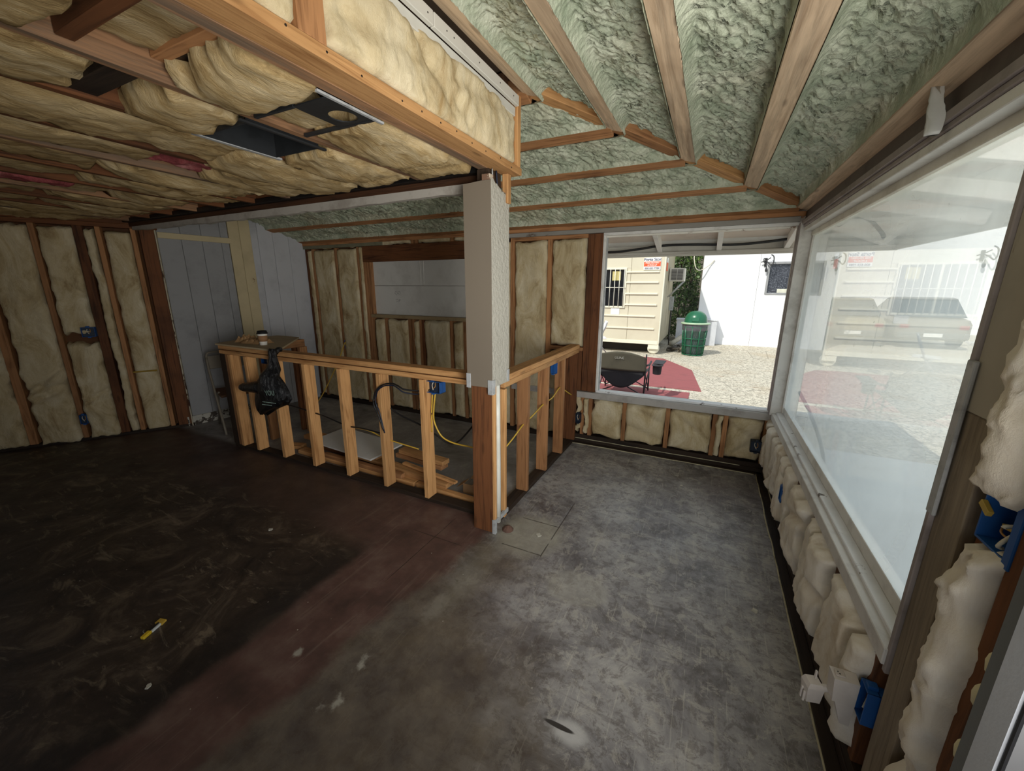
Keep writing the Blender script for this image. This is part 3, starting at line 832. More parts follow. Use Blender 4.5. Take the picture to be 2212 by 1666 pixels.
# hip pieces between the purlins
for i in range(len(PD)-1):
    a, b = PD[i]+.035, PD[i+1]-.05
    p0, p1 = np.array([-a, -a, zc(a)]), np.array([-b, -b, zc(b)])
    dd = p1-p0; L = np.linalg.norm(dd); mid = (p0+p1)/2
    pitch = math.asin(dd[2]/L)
    q = Vector(dd).to_track_quat('X', 'Z').to_euler()
    wchild(obox('hip_rafter', (mid[0], mid[1], mid[2]+.056), (L+.13, .085, .085), w_new('x') if i % 2 else w_old('x'), None, q, .004), ceil)
for i in range(len(PD)-1):
    a, b = PD[i]+PW/2, PD[i+1]-PW/2
    A0, A1 = (-5.98, -a, zc(a)), (-a, -a, zc(a)); B0, B1 = (-5.98, -b, zc(b)), (-b, -b, zc(b))
    wchild(foam_bay('spray_foam', A0, A1, B0, B1, nb_back, FM, None, 3+i, 470, 34, .042), ceil)
    A0, A1 = (-a, -4.9, zc(a)), (-a, -a, zc(a)); B0, B1 = (-b, -4.9, zc(b)), (-b, -b, zc(b))
    wchild(foam_bay('spray_foam', A0, A1, B0, B1, nb_right, FM, None, 13+i, 560, 38, .068), ceil)
# roof deck above the foam (keeps the sun out) and eave soffits outside
M_DECK = paint('roof_deck_board', lin(120, 100, 80), lin(80, 64, 50), .5, .9)
def deck(name, P, th=.02):
    P = [np.array(p) for p in P]
    hexa(name, [tuple(p) for p in P]+[tuple(p+np.array([0, 0, th])) for p in P], M_DECK, None)
    wchild(bpy.data.objects[name] if name in bpy.data.objects else o, ceil)
def deck2(P, mat, name='roof_deck', th=.02):
    P = [np.array(p, float) for p in P]
    wchild(hexa(name, [tuple(p) for p in P]+[tuple(p+np.array([0, 0, th])) for p in P], mat), ceil)
hz = .115
deck2([(-6.5, .09, zc(-.09)+hz), (.09, .09, zc(-.09)+hz), (-1.75, -1.75, zc(1.75)+hz), (-6.5, -1.75, zc(1.75)+hz)], M_DECK)
deck2([(.09, .09, zc(-.09)+hz), (.09, -6.0, zc(-.09)+hz), (-1.75, -6.0, zc(1.75)+hz), (-1.75, -1.75, zc(1.75)+hz)], M_DECK)
deck2([(-9, -6.0, 2.72), (-1.60, -6.0, 2.72), (-1.60, -1.60, 2.72), (-9, -1.60, 2.72)], M_DECK)
M_EAVE = paint('white_soffit_paint', lin(236, 232, 226), lin(190, 180, 172), .5, .7, 3)
M_EAVE2 = paint('faded_soffit_paint', lin(222, 206, 192), lin(176, 156, 142), .5, .7, 3)
ZE = lambda d: 2.150-.205*(d-.09)
eb = [.09, .26, .44, .61, .775]
for i in range(4):
    a, b = eb[i], eb[i+1]-.004
    deck2([(-7, a, ZE(a)), (a, a, ZE(a)), (b, b, ZE(b)), (-7, b, ZE(b))], M_EAVE2 if i in (1, 2) else M_EAVE, 'soffit_board')
    deck2([(a, a, ZE(a)), (a, -6.2, ZE(a)), (b, -6.2, ZE(b)), (b, b, ZE(b))], M_EAVE, 'soffit_board')
    # roof sheet over the eave boards
deck2([(-7, .08, 2.30), (.08, .08, 2.30), (.82, .82, 2.06), (-7, .82, 2.06)], M_DECK)
deck2([(.08, .08, 2.30), (.08, -6.2, 2.30), (.82, -6.2, 2.06), (.82, .82, 2.06)], M_DECK)
for x in (-4.4, -3.85, -3.3, -2.75, -2.2, -1.66, -1.10, -.555, .0):
    c0, c1 = np.array([x, .095, 2.115]), np.array([x, .76, 1.972])
    L = np.linalg.norm(c1-c0); mid = (c0+c1)/2
    wchild(obox('rafter_tail', tuple(mid), (.045, L, .075), M_EAVE, None, (-math.asin((c0[2]-c1[2])/L), 0, 0)), ceil)
for y in (-.55, -1.1, -1.65, -2.2, -2.75, -3.3, -3.85):
    c0, c1 = np.array([.095, y, 2.115]), np.array([.76, y, 1.972])
    L = np.linalg.norm(c1-c0); mid = (c0+c1)/2
    wchild(obox('rafter_tail', tuple(mid), (L, .045, .075), M_EAVE, None, (0, math.asin((c0[2]-c1[2])/L), 0)), ceil)
c0, c1 = np.array([.10, .10, 2.115]), np.array([.77, .77, 1.965]); dd = c1-c0
wchild(obox('hip_tail', tuple((c0+c1)/2), (np.linalg.norm(dd), .05, .085), M_EAVE, None, Vector(dd).to_track_quat('X', 'Z').to_euler()), ceil)
M_FASC = paint('grey_fascia_paint', lin(206, 200, 190), lin(160, 152, 142), .5, .6, 3)
wchild(box('fascia', (-7, .80), (.765, .79), (1.905, 2.06), M_FASC), ceil)
wchild(box('fascia', (.765, .79), (-6.2, .765), (1.905, 2.06), M_FASC), ceil)
wchild(box('gutter_strip', (-7, .80), (.70, .765), (1.925, 1.945), M_FASC), ceil)

# ------------------------------------------------------------------ soffit wall between the two ceilings
ws = tag(empty('wall_soffit', (-1.66, -1.62, 2.2)), 'short framed drop wall between flat and sloping ceilings, packed with batts', None, None, 'structure')
cb('bottom_plate', (-1.722, -1.625), (-5.0, -1.575), (2.205, 2.243), w_new('y'), ws)
cb('joist', (-1.785, -1.724), (-5.0, -1.66), (2.205, 2.36), w_grey('y'), ws)
cb('end_stud', (-1.715, -1.628), (-1.628, -1.585), (2.244, 2.60), w_new('z'), ws)
cb('cripple_stud', (-1.715, -1.628), (-2.975, -2.885), (2.244, 2.60), w_old('z'), ws)
cb('cripple_stud', (-1.715, -1.628), (-3.80, -3.76), (2.244, 2.60), w_old('z'), ws)
M_DRY = paint('painted_drywall_strip', lin(206, 203, 192), lin(160, 156, 146), .35, .6, 5)
cb('drywall_strip', (-1.640, -1.618), (-2.38, -1.632), (2.535, 2.585), M_DRY, ws)
cb('drywall_strip', (-1.640, -1.618), (-5.0, -2.385), (2.535, 2.585), M_DRY, ws)
cb('drywall_strip', (-1.655, -1.640), (-5.0, -1.632), (2.49, 2.533), M_DRY, ws)
cb('backing_board', (-1.80, -1.755), (-5.0, -1.60), (2.36, 2.66), M_SHEATH, ws)
cb('backing_board', (-5.95, -1.70), (-1.66, -1.60), (2.285, 2.70), M_SHEATH, ws)
def sbatt(y0, y1, z0, z1, seed, t, **kw):
    o = batt('insulation_batt', (-1.66, y0, z0), (0, 1, 0), (0, 0, 1), (1, 0, 0), y1-y0, z1-z0, t, batt_mat('fiberglass_cream', lin(226, 212, 180), lin(208, 190, 152), lin(166, 140, 98), .6), None, seed, **kw)
    return wchild(o, ws)
sbatt(-2.884, -1.632, 2.245, 2.515, 111, .035, amp=.028, ragged=.012, fold=3, res=.014)
sbatt(-3.758, -2.977, 2.245, 2.515, 112, .04, amp=.03, ragged=.012, fold=2, res=.014)
sbatt(-4.9, -3.81, 2.245, 2.515, 113, .035, amp=.03, ragged=.012, res=.02)
M_NAIL = plain('nail_head', lin(48, 40, 36), .5, .6)
nl = []
rr = random.Random(8)
for i in range(11):
    y = -3.0+i*.13+rr.uniform(-.03, .03)
    z = 2.224+rr.uniform(-.008, .008)
    nl.append(([(-1.626, y, z), (-1.6235, y, z)], .0035))
for y in (-2.42, -2.30, -2.25, -2.05, -1.85, -1.70):
    z = 2.56; nl.append(([(-1.619, y, z), (-1.6165, y, z)], .003))
wchild(tubes('nail_heads', nl, M_NAIL, None, 6, 0), ws)['kind'] = 'stuff'

# ------------------------------------------------------------------ beam over the half wall
bm = thing('ceiling_beam', 'long dark ceiling beam with white painted lower board above the half wall', 'beam', (-3.9, -1.70, 2.115))
cb('timber_ledger', (-5.95, -1.80), (-1.745, -1.665), (2.236, 2.284), w_dark('x'), bm)
cb('steel_flange', (-5.95, -1.80), (-1.758, -1.630), (2.203, 2.235), plain('black_steel', lin(18, 16, 15), .5), bm)
cb('dark_web', (-5.95, -1.80), (-1.712, -1.660), (2.165, 2.203), wood('burnt_fir', lin(70, 44, 26), lin(30, 18, 12), 'x', 0, 0), bm)
# white lower board with torn lower edge
Vv = []; n_ = 90
for i in range(n_+1):
    x = -5.90+(4.03)*i/n_
    zb = 2.112+.010*float(noise(i*.33, .5, 0, 4))+.006*float(noise(i*.9, .5, 0, 5))+(.022*max(0, 1-(x+5.9)/1.5) if x < -4.4 else 0)
    for (yy, zt) in ((-1.708, zb), (-1.708, 2.167), (-1.668, 2.167), (-1.668, zb)): Vv.append((x, yy, zt))
Ff = []
for i in range(n_):
    for q in range(4): Ff.append((i*4+q, i*4+(q+1) % 4, (i+1)*4+(q+1) % 4, (i+1)*4+q))
Ff += [(3, 2, 1, 0), tuple(n_*4+q for q in range(4))]
wchild(mesh('painted_board', Vv, Ff, paint('white_beam_paint', lin(176, 170, 160), lin(120, 110, 98), .5, .7, 8)), bm)

# ------------------------------------------------------------------ post
po = thing('corner_post', 'square post, stuccoed grey above and bare brown timber below, at half wall corner', 'post', (-1.76, -1.72, 0))
cb('timber_shaft', (-1.845, -1.700), (-1.815, -1.765), (.0, 1.004), w_dark('z'), po)
cb('timber_shaft', (-1.845, -1.72), (-1.763, -1.66), (.0, 1.004), w_dark('z'), po)
cb('pine_edge', (-1.699, -1.680), (-1.818, -1.792), (.03, 1.0), w_new('z'), po)
M_STUC = paint('stucco_paint', lin(178, 174, 162), lin(158, 152, 138), .3, .7, 4, .9, 45, bdist=.012)
M_SMOOTHP = paint('smooth_shaded_taupe', lin(122, 112, 98), lin(112, 102, 89), .3, .5, 2, .05)  # taupe darkened so the post's front face carries its shade in colour
def post_box():
    # slightly torn top edge
    n = 24; ring = []
    x0, x1, y0, y1 = -1.857, -1.682, -1.838, -1.622
    per = []
    for i in range(n): per.append((x0+(x1-x0)*i/n, y0))
    for i in range(n): per.append((x1, y0+(y1-y0)*i/n))
    for i in range(n): per.append((x1-(x1-x0)*i/n, y1))
    for i in range(n): per.append((x0, y1-(y1-y0)*i/n))
    V = []
    for i, (x, y) in enumerate(per):
        V.append((x, y, .998))
    for i, (x, y) in enumerate(per):
        if i < n: zt = 2.128+.012*i/n
        elif i < 2*n:
            f = (i-n)/n; zt = 2.150-.055*min(1, f*1.6)+.008*float(noise(i*.8, 0, 0, 3))
        else: zt = 2.12
        V.append((x, y, zt))
    m = len(per)
    me_f = [(i, (i+1) % m, m+(i+1) % m, m+i) for i in range(m)]
    F = me_f+[tuple(range(m-1, -1, -1)), tuple(range(m, 2*m))]
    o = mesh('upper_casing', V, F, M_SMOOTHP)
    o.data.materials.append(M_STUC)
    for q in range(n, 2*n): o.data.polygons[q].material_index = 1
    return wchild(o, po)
post_box()
cb('timber_core', (-1.79, -1.715), (-1.80, -1.66), (2.10, 2.204), w_black('z'), po)
cb('timber_core', (-1.705, -1.668), (-1.665, -1.625), (2.05, 2.204), w_new('z'), po)
tube('cable', [(-1.700, -1.79, 2.20), (-1.698, -1.79, 2.15), (-1.70, -1.785, 2.11)], .004, M_ZINC, None, 6, 4)
wchild(bpy.context.scene.collection.objects[-1], po)
wchild(tube('cable', [(-1.700, -1.745, 2.20), (-1.697, -1.74, 2.14), (-1.699, -1.735, 2.09)], .005, M_BLUECABLE, None, 6, 4), po)
cb('torn_chunk', (-1.735, -1.684), (-1.845, -1.800), (2.135, 2.165), peeling('torn_stucco', lin(190, 176, 156), lin(120, 92, 74), .5, 16), po)
cb('metal_bracket', (-1.862, -1.832), (-1.842, -1.837), (.985, 1.075), M_ZINC, po, .001)
cb('metal_bracket', (-1.712, -1.678), (-1.842, -1.836), (.955, 1.045), M_ZINC, po, .001)
cb('metal_bracket', (-1.682, -1.676), (-1.840, -1.81), (.955, 1.045), M_ZINC, po, .001)
cb('metal_bracket', (-1.683, -1.675), (-1.650, -1.625), (1.0, 1.08), M_ZINC, po, .001)
cb('base_strap', (-1.690, -1.672), (-1.822, -1.642), (.075, .105), M_ZINC, po, .001)
cb('base_strap', (-1.700, -1.676), (-1.824, -1.800), (.0, .10), M_ZINC, po, .001)
wchild(tube('white_conduit', [(-1.687, -1.765, .06), (-1.687, -1.765, .5), (-1.690, -1.765, 1.0)], .018, plain('white_pvc', lin(214, 214, 204), .4), None, 10, 2), po)
wchild(tube('cable', [(-1.695, -1.735, 1.0), (-1.700, -1.733, .9), (-1.703, -1.730, .45), (-1.70, -1.73, .1)], .009, M_BLUECABLE, None, 8, 4), po)
# broken mortar at the post foot
V = []
rr = random.Random(4)
for i in range(10):
    pass
tag(lathe('rubble_lump', [(.0, 0), (.040, .001), (.034, .012), (.022, .024), (.008, .030), (.0, .031)], paint('brick_rubble', lin(104, 78, 66), lin(66, 54, 48), .6, .9, 18, .9, 60), None, 9, (-1.628, -1.738, 0), False, False), 'small lump of broken reddish mortar at the foot of the post', 'rubble')

# ------------------------------------------------------------------ half walls
ha = tag(empty('wall_half', (-3.2, -1.65, 0)), 'open stud half wall running from the post to the left', None, None, 'structure')
ZT = 1.036
cb('cap_plate', (-4.775, -1.858), (-1.692, -1.600), (.998, ZT), w_new('x'), ha)
cb('top_plate', (-4.775, -1.846), (-1.690, -1.602), (.955, .990), w_new('x'), ha)
cb('spacer', (-4.6, -1.9), (-1.66, -1.61), (.989, .999), w_black('x'), ha)
cb('sole_plate', (-4.775, -1.846), (-1.685, -1.600), (.0, .034), w_black('x'), ha)
for x in (-4.630, -4.385, -4.000, -3.587, -3.170, -2.757, -2.352): cb('stud', (x, x+.040), (-1.700, -1.604), (.035, .954), w_new('z'), ha)
cb('end_post', (-4.775, -4.690), (-1.690, -1.60), (.034, .954), w_black('z'), ha)
cb('end_stud', (-4.688, -4.650), (-1.690, -1.60), (.034, .954), w_old('z'), ha)
# return with the plywood shelf
for (x, y) in ((-4.60, -1.05), (-4.50, -1.05)): cb('return_stud', (x, x+.04), (y-.02, y+.07), (.0, .955), w_old('z') if x > -4.55 else w_dark('z'), ha)
cb('return_plate', (-4.72, -4.46), (-1.60, -1.00), (.957, 1.034), w_old('y'), ha)
cb('return_stud', (-4.62, -4.58), (-1.42, -1.34), (.0, .955), w_old('z'), ha)
sh = tag(poly('plywood_shelf', [(-4.80, -1.70), (-3.86, -1.70), (-4.54, -1.0), (-4.90, -1.0), (-4.90, -1.45)], .014, paint('plywood_face', lin(186, 168, 134), lin(150, 128, 94), .4, .7, 3), None, (0, 0, ZT+.001)), 'raw plywood corner shelf laid on the end of the half wall', 'shelf')
hb = tag(empty('wall_half', (-1.75, -.8, 0)), 'short stud half wall running from the post to the back wall', None, None, 'structure')
cb('cap_plate', (-1.790, -1.690), (-1.622, -.03), (.998, ZT), w_new('y'), hb)
cb('top_plate', (-1.788, -1.692), (-1.655, -.03), (.957, .996), w_new('y'), hb)
cb('sole_plate', (-1.800, -1.715), (-1.65, -.01), (.0, .036), w_black('y'), hb)
for y in (-1.640, -1.235, -.835, -.425): cb('stud', (-1.790, -1.698), (y-.038, y), (.037, .956), w_old('z') if y != -1.64 else w_new('z'), hb)
cb('end_board', (-1.790, -1.698), (-.070, -.030), (.037, .956), w_dark('z'), hb)
cb('end_board', (-1.83, -1.792), (-.070, -.030), (.037, .956), w_dark('z'), hb)
cb('stud_edge', (-1.714, -1.678), (-1.690, -1.655), (.05, .956), w_new('z'), hb)

# ------------------------------------------------------------------ flat ceiling at left
cl = tag(empty('ceiling_left', (-4, -3, 2.2)), 'low flat ceiling of old joists with sagging dusty batts', None, None, 'structure')
JX = [-2.215, -2.585, -3.025, -3.41, -3.82, -4.22, -4.62, -5.02, -5.42, -5.82, -6.22, -6.62]
for i, x in enumerate(JX): cb('joist', (x-.020, x+.020), (-5.9, -1.66), (2.205, 2.40), w_dark('y') if i % 3 else w_grey('y'), cl)
cb('roof_boards', (-9, -1.76), (-5.9, -1.60), (2.44, 2.46), M_SHEATH, cl)
def cbatt(x0, x1, y0, y1, seed, z=2.215, t=.03, sag=.03, mat=None, **kw):
    o = batt('insulation_batt', (x0, y0, z), (1, 0, 0), (0, 1, 0), (0, 0, -1), x1-x0, y1-y0, t, mat or B_DARK(), None, seed, sag=sag, **kw)
    return wchild(o, cl)
cbatt(-2.205, -1.79, -3.02, -2.76, 200, 2.235, .04, .03, ragged=.03, amp=.025)
cbatt(-2.19, -1.80, -5.0, -3.30, 201, 2.235, .04, .03, ragged=.03, amp=.025)
cbatt(-2.17, -1.80, -2.54, -1.80, 202, 2.235, .045, .035, ragged=.03, amp=.03, fold=2)
cbatt(-2.20, -1.98, -2.78, -2.50, 203, 2.255, .03, .0, ragged=.03, amp=.02)
cbatt(-2.19, -1.80, -3.28, -3.03, 219, 2.30, .03, .0, ragged=.03, amp=.02)
cbatt(-2.575, -2.235, -3.02, -2.75, 204, 2.235, .04, .03, ragged=.03, amp=.025)
cbatt(-2.56, -2.25, -5.0, -3.16, 205, 2.245, .04, .035, ragged=.05, amp=.03)
cbatt(-2.60, -2.215, -2.41, -1.82, 206, 2.235, .05, .045, ragged=.035, amp=.03, fold=2)
cbatt(-2.995, -2.635, -4.6, -2.50, 207, 2.25, .035, .04, ragged=.045, amp=.03)
cbatt(-3.04, -2.610, -2.52, -1.80, 208, 2.225, .04, .04, ragged=.04, amp=.03)
cbatt(-3.38, -3.075, -4.4, -2.62, 209, 2.258, .035, .04, ragged=.05, amp=.03)
cbatt(-3.42, -3.03, -2.38, -1.80, 210, 2.230, .035, .03, ragged=.04, amp=.03)
cbatt(-3.34, -3.09, -2.64, -2.36, 211, 2.265, .03, .0, B_PINK(), amp=.03, ragged=.03, res=.012)
for i in range(3, len(JX)-1):
    rq = random.Random(i)
    x0, x1 = JX[i+1]+.02+rq.uniform(.0, .05), JX[i]-.02-rq.uniform(.0, .05)
    cut = rq.uniform(-2.9, -2.2)
    cbatt(x0, x1, -4.3, cut-.05, 220+i, 2.262, .035, .035, ragged=.05, amp=.03, res=.022)
    cbatt(x0-.01, x1+.01, cut, -1.80-rq.uniform(0, .12), 240+i, 2.255, .035, .045, ragged=.055, amp=.035, res=.020)
cbatt(-4.40, -4.25, -2.95, -2.60, 213, 2.222, .03, .0, B_PINK(), amp=.03, ragged=.03, res=.014)
cb('blocking', (-2.19, -1.80), (-3.27, -3.23), (2.22, 2.40), w_dark('x'), cl)
cb('blocking', (-2.19, -1.80), (-3.06, -3.02), (2.26, 2.42), w_old('x'), cl)
cb('blocking', (-2.565, -2.235), (-3.14, -3.06), (2.22, 2.40), w_black('x'), cl)
# recessed light housings
lb = thing('light_housing', 'open black recessed light box set between ceiling joists, without its lamp', 'light box', (-2.41, -2.58, 2.195))
hx0, hx1, hy0, hy1, hz0, hz1 = -2.562, -2.262, -2.742, -2.416, 2.196, 2.33
cb('side', (hx0, hx0+.006), (hy0, hy1), (hz0, hz1), M_BLACKM, lb, .001); cb('side', (hx1-.006, hx1), (hy0, hy1), (hz0, hz1), M_BLACKM, lb, .001)
cb('side', (hx0, hx1), (hy0, hy0+.006), (hz0, hz1), M_BLACKM, lb, .001); cb('side', (hx0, hx1), (hy1-.006, hy1), (hz0, hz1), M_BLACKM, lb, .001)
cb('top', (hx0, hx1), (hy0, hy1), (hz1, hz1+.006), M_BLACKM, lb, .001)
cb('mounting_rail', (hx0-.022, hx0), (hy0-.03, hy1+.03), (hz0-.003, hz0+.006), M_ZINC, lb, .001)
cb('mounting_rail', (hx1, hx1+.016), (hy0-.03, hy1+.03), (hz0-.003, hz0+.006), M_BLACKM, lb, .001)
lp = thing('light_bracket', 'flat black metal light bracket with a round hole beside the dropped wall', 'light bracket', (-1.885, -2.64, 2.195))
def plate_with_hole():
    x0, x1, y0, y1, cx, cy, r = -1.975, -1.798, -2.752, -2.530, -1.880, -2.615, .052
    k = 32; V = []; F = []
    for z in (0, .004):
        for j in range(k):
            t = 2*PI*j/k; V.append((cx+r*math.cos(t), cy+r*math.sin(t), z))
        for j in range(k):
            t = 2*PI*j/k; c, s = math.cos(t), math.sin(t)
            m = min((x1-cx)/c if c > 1e-6 else 9, (x0-cx)/c if c < -1e-6 else 9, (y1-cy)/s if s > 1e-6 else 9, (y0-cy)/s if s < -1e-6 else 9)
            V.append((cx+m*c, cy+m*s, z))
    for j in range(k):
        a = (j+1) % k
        F.append((j, a, k+a, k+j)); F.append((2*k+j, 3*k+j, 3*k+a, 2*k+a))
        F.append((j, 2*k+j, 2*k+a, a)); F.append((k+j, k+a, 3*k+a, 3*k+j))
    V = [(v[0], v[1], v[2]+2.199) for v in V]
    return wchild(mesh('plate', V, F, M_BLACKM), lp)
plate_with_hole()
cb('mounting_rail', (-1.800, -1.786), (-2.80, -2.50), (2.196, 2.204), M_ZINC, lp, .001)
cb('mounting_rail', (-2.19, -1.97), (-2.755, -2.742), (2.197, 2.21), M_BLACKM, lp, .001)
cb('mounting_rail', (-2.19, -1.80), (-2.545, -2.532), (2.197, 2.21), M_BLACKM, lp, .001)
#PART2
# ------------------------------------------------------------------ electrical boxes and cables
def outlet_box(label, loc, rotz, w=.055, h=.095, d=.06, mat=None, cable=None, ear=True):
    """open plastic box, mouth facing local -y"""
    mat = mat or M_BLUEBOX
    r = thing('outlet_box', label, 'outlet box', loc, rotz, 'electrical boxes in the open framing')
    t = .004
    box('side', (-w/2, -w/2+t), (0, d), (-h/2, h/2), mat, r, .001); box('side', (w/2-t, w/2), (0, d), (-h/2, h/2), mat, r, .001)
    box('side', (-w/2, w/2), (0, d), (h/2-t, h/2), mat, r, .001); box('side', (-w/2, w/2), (0, d), (-h/2, -h/2+t), mat, r, .001)
    box('back', (-w/2, w/2), (d*.45, d*.45+t), (-h/2, h/2), M_DARKBOX, r, .001)
    if ear:
        box('nail_lug', (-.012, .012), (.005, .03), (h/2, h/2+.012), mat, r, .001); box('nail_lug', (-.012, .012), (.005, .03), (-h/2-.012, -h/2), mat, r, .001)
    tube('wire_end', [(-.008, d*.42, .03), (-.012, .02, .01), (.004, .008, -.02)], .003, plain('white_wire', lin(214, 208, 190), .5), r, 5, 4)
    tube('wire_end', [(.010, d*.42, .03), (.013, .018, 0), (-.006, .012, -.012)], .003, plain('copper_wire', lin(176, 128, 66), .4), r, 5, 4)
    return r
c = LB+d2v*.60+n2v*.055; outlet_box('blue outlet box standing out of the left wall batts at switch height', (c[0], c[1], 1.13), math.atan2(n2v[1], n2v[0])+PI/2, .10, .095)
c = LB+d2v*.80+n2v*.035; outlet_box('blue outlet box low down in the left wall batts near the floor', (c[0], c[1], .235), math.atan2(n2v[1], n2v[0])+PI/2)
outlet_box('dark blue outlet box in the short batts beside the end of the half wall', (-1.672, -.05, .275), 0, .05, .10, .07, M_DARKBOX)
outlet_box('dark outlet box low on the back wall beside the window corner', (-.085, -.075, .262), 0, .085, .10, .07, M_DARKBOX)
outlet_box('narrow blue outlet box squeezed between bulging batts of the right wall', (-.045, -1.050, .325), -PI/2, .05, .10, .07)
outlet_box('small blue box on a back wall stud behind the black bag', (-5.03+.06, -.005, .82), 0, .08, .11, .06)
b_ = outlet_box('blue box hung sideways under the half wall plate beside the cable coil', (-2.265, -1.665, .898), 0, .135, .085, .07)
b_ = outlet_box('blue box under the half wall plate above the dark end post', (-4.27, -1.56, .905), 0, .16, .07, .06)
outlet_box('tiny blue box between studs of the short half wall', (-1.765, -.62, .90), -PI/2, .04, .10, .05)
bb = thing('outlet_box', 'large open blue outlet box with loose wires beside the right window jamb', 'outlet box', (.0, -2.762, 1.118), -PI/2, 'electrical boxes in the open framing')
w_, h_, d_ = .100, .115, .075
box('side', (-w_/2, -w_/2+.005), (0, d_), (-h_/2, h_/2), M_BLUEBOX, bb, .001); box('side', (w_/2-.005, w_/2), (0, d_), (-h_/2, h_/2), M_BLUEBOX, bb, .001)
box('side', (-w_/2, w_/2), (0, d_), (h_/2-.005, h_/2), M_BLUEBOX, bb, .001); box('side', (-w_/2, w_/2), (0, d_), (-h_/2, -h_/2+.005), M_BLUEBOX, bb, .001)
box('back', (-w_/2, w_/2), (d_-.005, d_), (-h_/2, h_/2), M_BLUEBOX, bb, .001)
box('nail_flange', (w_/2, w_/2+.022), (-.004, .012), (-h_/2-.008, h_/2+.008), M_BLUEBOX, bb, .002)
obox('screw_tab', (-.030, -.004, .018), (.034, .010, .014), plain('brass_tab', lin(178, 150, 66), .5), bb, (0, .45, 0), .001)
obox('screw_tab', (.004, .02, -.004), (.030, .010, .010), plain('brass_tab', lin(178, 150, 66), .5), bb, (0, -.2, 0), .001)
tube('wire_end', [(.02, .06, .03), (.02, .02, -.01), (.026, .0, -.035), (.015, .012, -.045)], .004, plain('white_wire', lin(214, 208, 190), .5), bb, 6, 4)
tube('wire_end', [(.03, .05, .02), (.034, .0, .012), (.036, -.006, .008)], .004, plain('white_wire', lin(214, 208, 190), .5), bb, 6, 4)
tube('wire_end', [(-.03, .03, -.012), (.0, .012, -.018), (.028, .015, -.02)], .0022, plain('copper_wire', lin(176, 128, 66), .4), bb, 5, 4)

def cable(label, pts, r, mat, name='cable'): return tag(tube(name, pts, r, mat, None, 6, 8), label, 'cable')
def ring_pts(cx, cz, rx, rz, y, a0, a1, n): return [(cx+rx*math.cos(a0+(a1-a0)*i/n), y+.006*math.sin(3*i), cz+rz*math.sin(a0+(a1-a0)*i/n)) for i in range(n+1)]
cable('black cable looped in a coil through the half wall studs', [(-2.70, -1.715, .52)]+ring_pts(-2.585, .735, .195, .165, -1.715, PI*1.2, PI*.30, 9)+[(-2.36, -1.66, .86), (-2.30, -1.64, .87)], .006, M_BLACK)
cable('second black cable coiled under the half wall top plate', [(-2.695, -1.712, .50)]+ring_pts(-2.60, .745, .165, .140, -1.710, PI*1.2, PI*.25, 9)+[(-2.40, -1.66, .83), (-2.33, -1.64, .85)], .005, M_BLUECABLE)
cable('black cable sagging from the coil across the opening to the post', [(-2.775, -1.61, .71), (-2.66, -1.60, .63), (-2.45, -1.58, .56), (-2.30, -1.58, .50), (-2.20, -1.57, .455), (-2.10, -1.58, .50), (-1.95, -1.60, .665), (-1.86, -1.63, .74)], .007, M_BLACK)
cable('black cable threaded through the stud holes left of the coil', [(-3.95, -1.66, .555), (-3.60, -1.645, .520), (-3.40, -1.65, .50), (-3.17, -1.645, .46), (-3.0, -1.64, .462), (-2.75, -1.645, .455)], .006, M_BLACK)
cable('yellow cable drooping from the blue box beside the cable coil', [(-2.262, -1.63, .86), (-2.285, -1.63, .72), (-2.29, -1.62, .62), (-2.24, -1.61, .52), (-2.15, -1.60, .48), (-2.0, -1.60, .475), (-1.86, -1.62, .48)], .006, M_YELLOW)
cable('second yellow cable running down the stud below the blue box', [(-2.288, -1.63, .86), (-2.30, -1.635, .70), (-2.302, -1.64, .55)], .005, M_YELLOW)
cable('yellow cable hanging from the small blue box behind the black bag', [(-4.93, -.05, .82), (-4.84, -.15, .86), (-4.70, -.4, .66), (-4.4, -.9, .40), (-3.95, -1.4, .42), (-3.58, -1.62, .53)], .007, M_YELLOW)
cable('pale yellow cable through the middle of the half wall studs', [(-3.14, -1.64, .455), (-2.95, -1.63, .45), (-2.75, -1.63, .41), (-2.45, -1.62, .38)], .005, M_YELLOW)
cable('yellow cable through the three studs of the short half wall', [(-1.73, -1.63, .50), (-1.73, -1.45, .54), (-1.735, -1.26, .585), (-1.735, -1.10, .60), (-1.735, -.86, .635), (-1.735, -.65, .64), (-1.735, -.45, .69), (-1.735, -.30, .62), (-1.735, -.10, .53)], .006, M_YELLOW)

# ------------------------------------------------------------------ black carrier bag on the half wall
M_BAG = None
def bag_mat():
    t = NT('black_plastic_film'); c = t.coord()
    h = t.noise(t.mapv(c, (1, 1, .5)), 22, 6, .65, 1.5)
    return t.done(t.bsdf(lin(13, 14, 16), .28, t.bump(h, .9, .02), spec=.6))
M_BAG = bag_mat()
def loft(name, rings, mat, parent, k=28, crease=.0, seed=0):
    V = []; F = []
    for i, (cx, cy, cz, rx, ry) in enumerate(rings):
        for j in range(k):
            t = 2*PI*j/k
            f = 1+crease*float(noise(3*math.cos(t)+seed, 3*math.sin(t), i*.35, seed))
            V.append((cx+rx*f*math.cos(t), cy+ry*f*math.sin(t), cz+crease*.05*float(noise(j*.7, i*.9, 0, seed+3))))
    n = len(rings)
    for i in range(n-1):
        for j in range(k): F.append((i*k+j, i*k+(j+1) % k, (i+1)*k+(j+1) % k, (i+1)*k+j))
    F.append(tuple(range(k-1, -1, -1))); F.append(tuple((n-1)*k+j for j in range(k)))
    return mesh(name, V, F, mat, parent, True)
bg = thing('carrier_bag', 'black plastic carrier bag with printed lettering hanging over the half wall', 'bag', (-3.88, -1.775, .47))
L_ = lambda x, y, z: (x+3.88, y+1.775, z-.47)
R_ = []
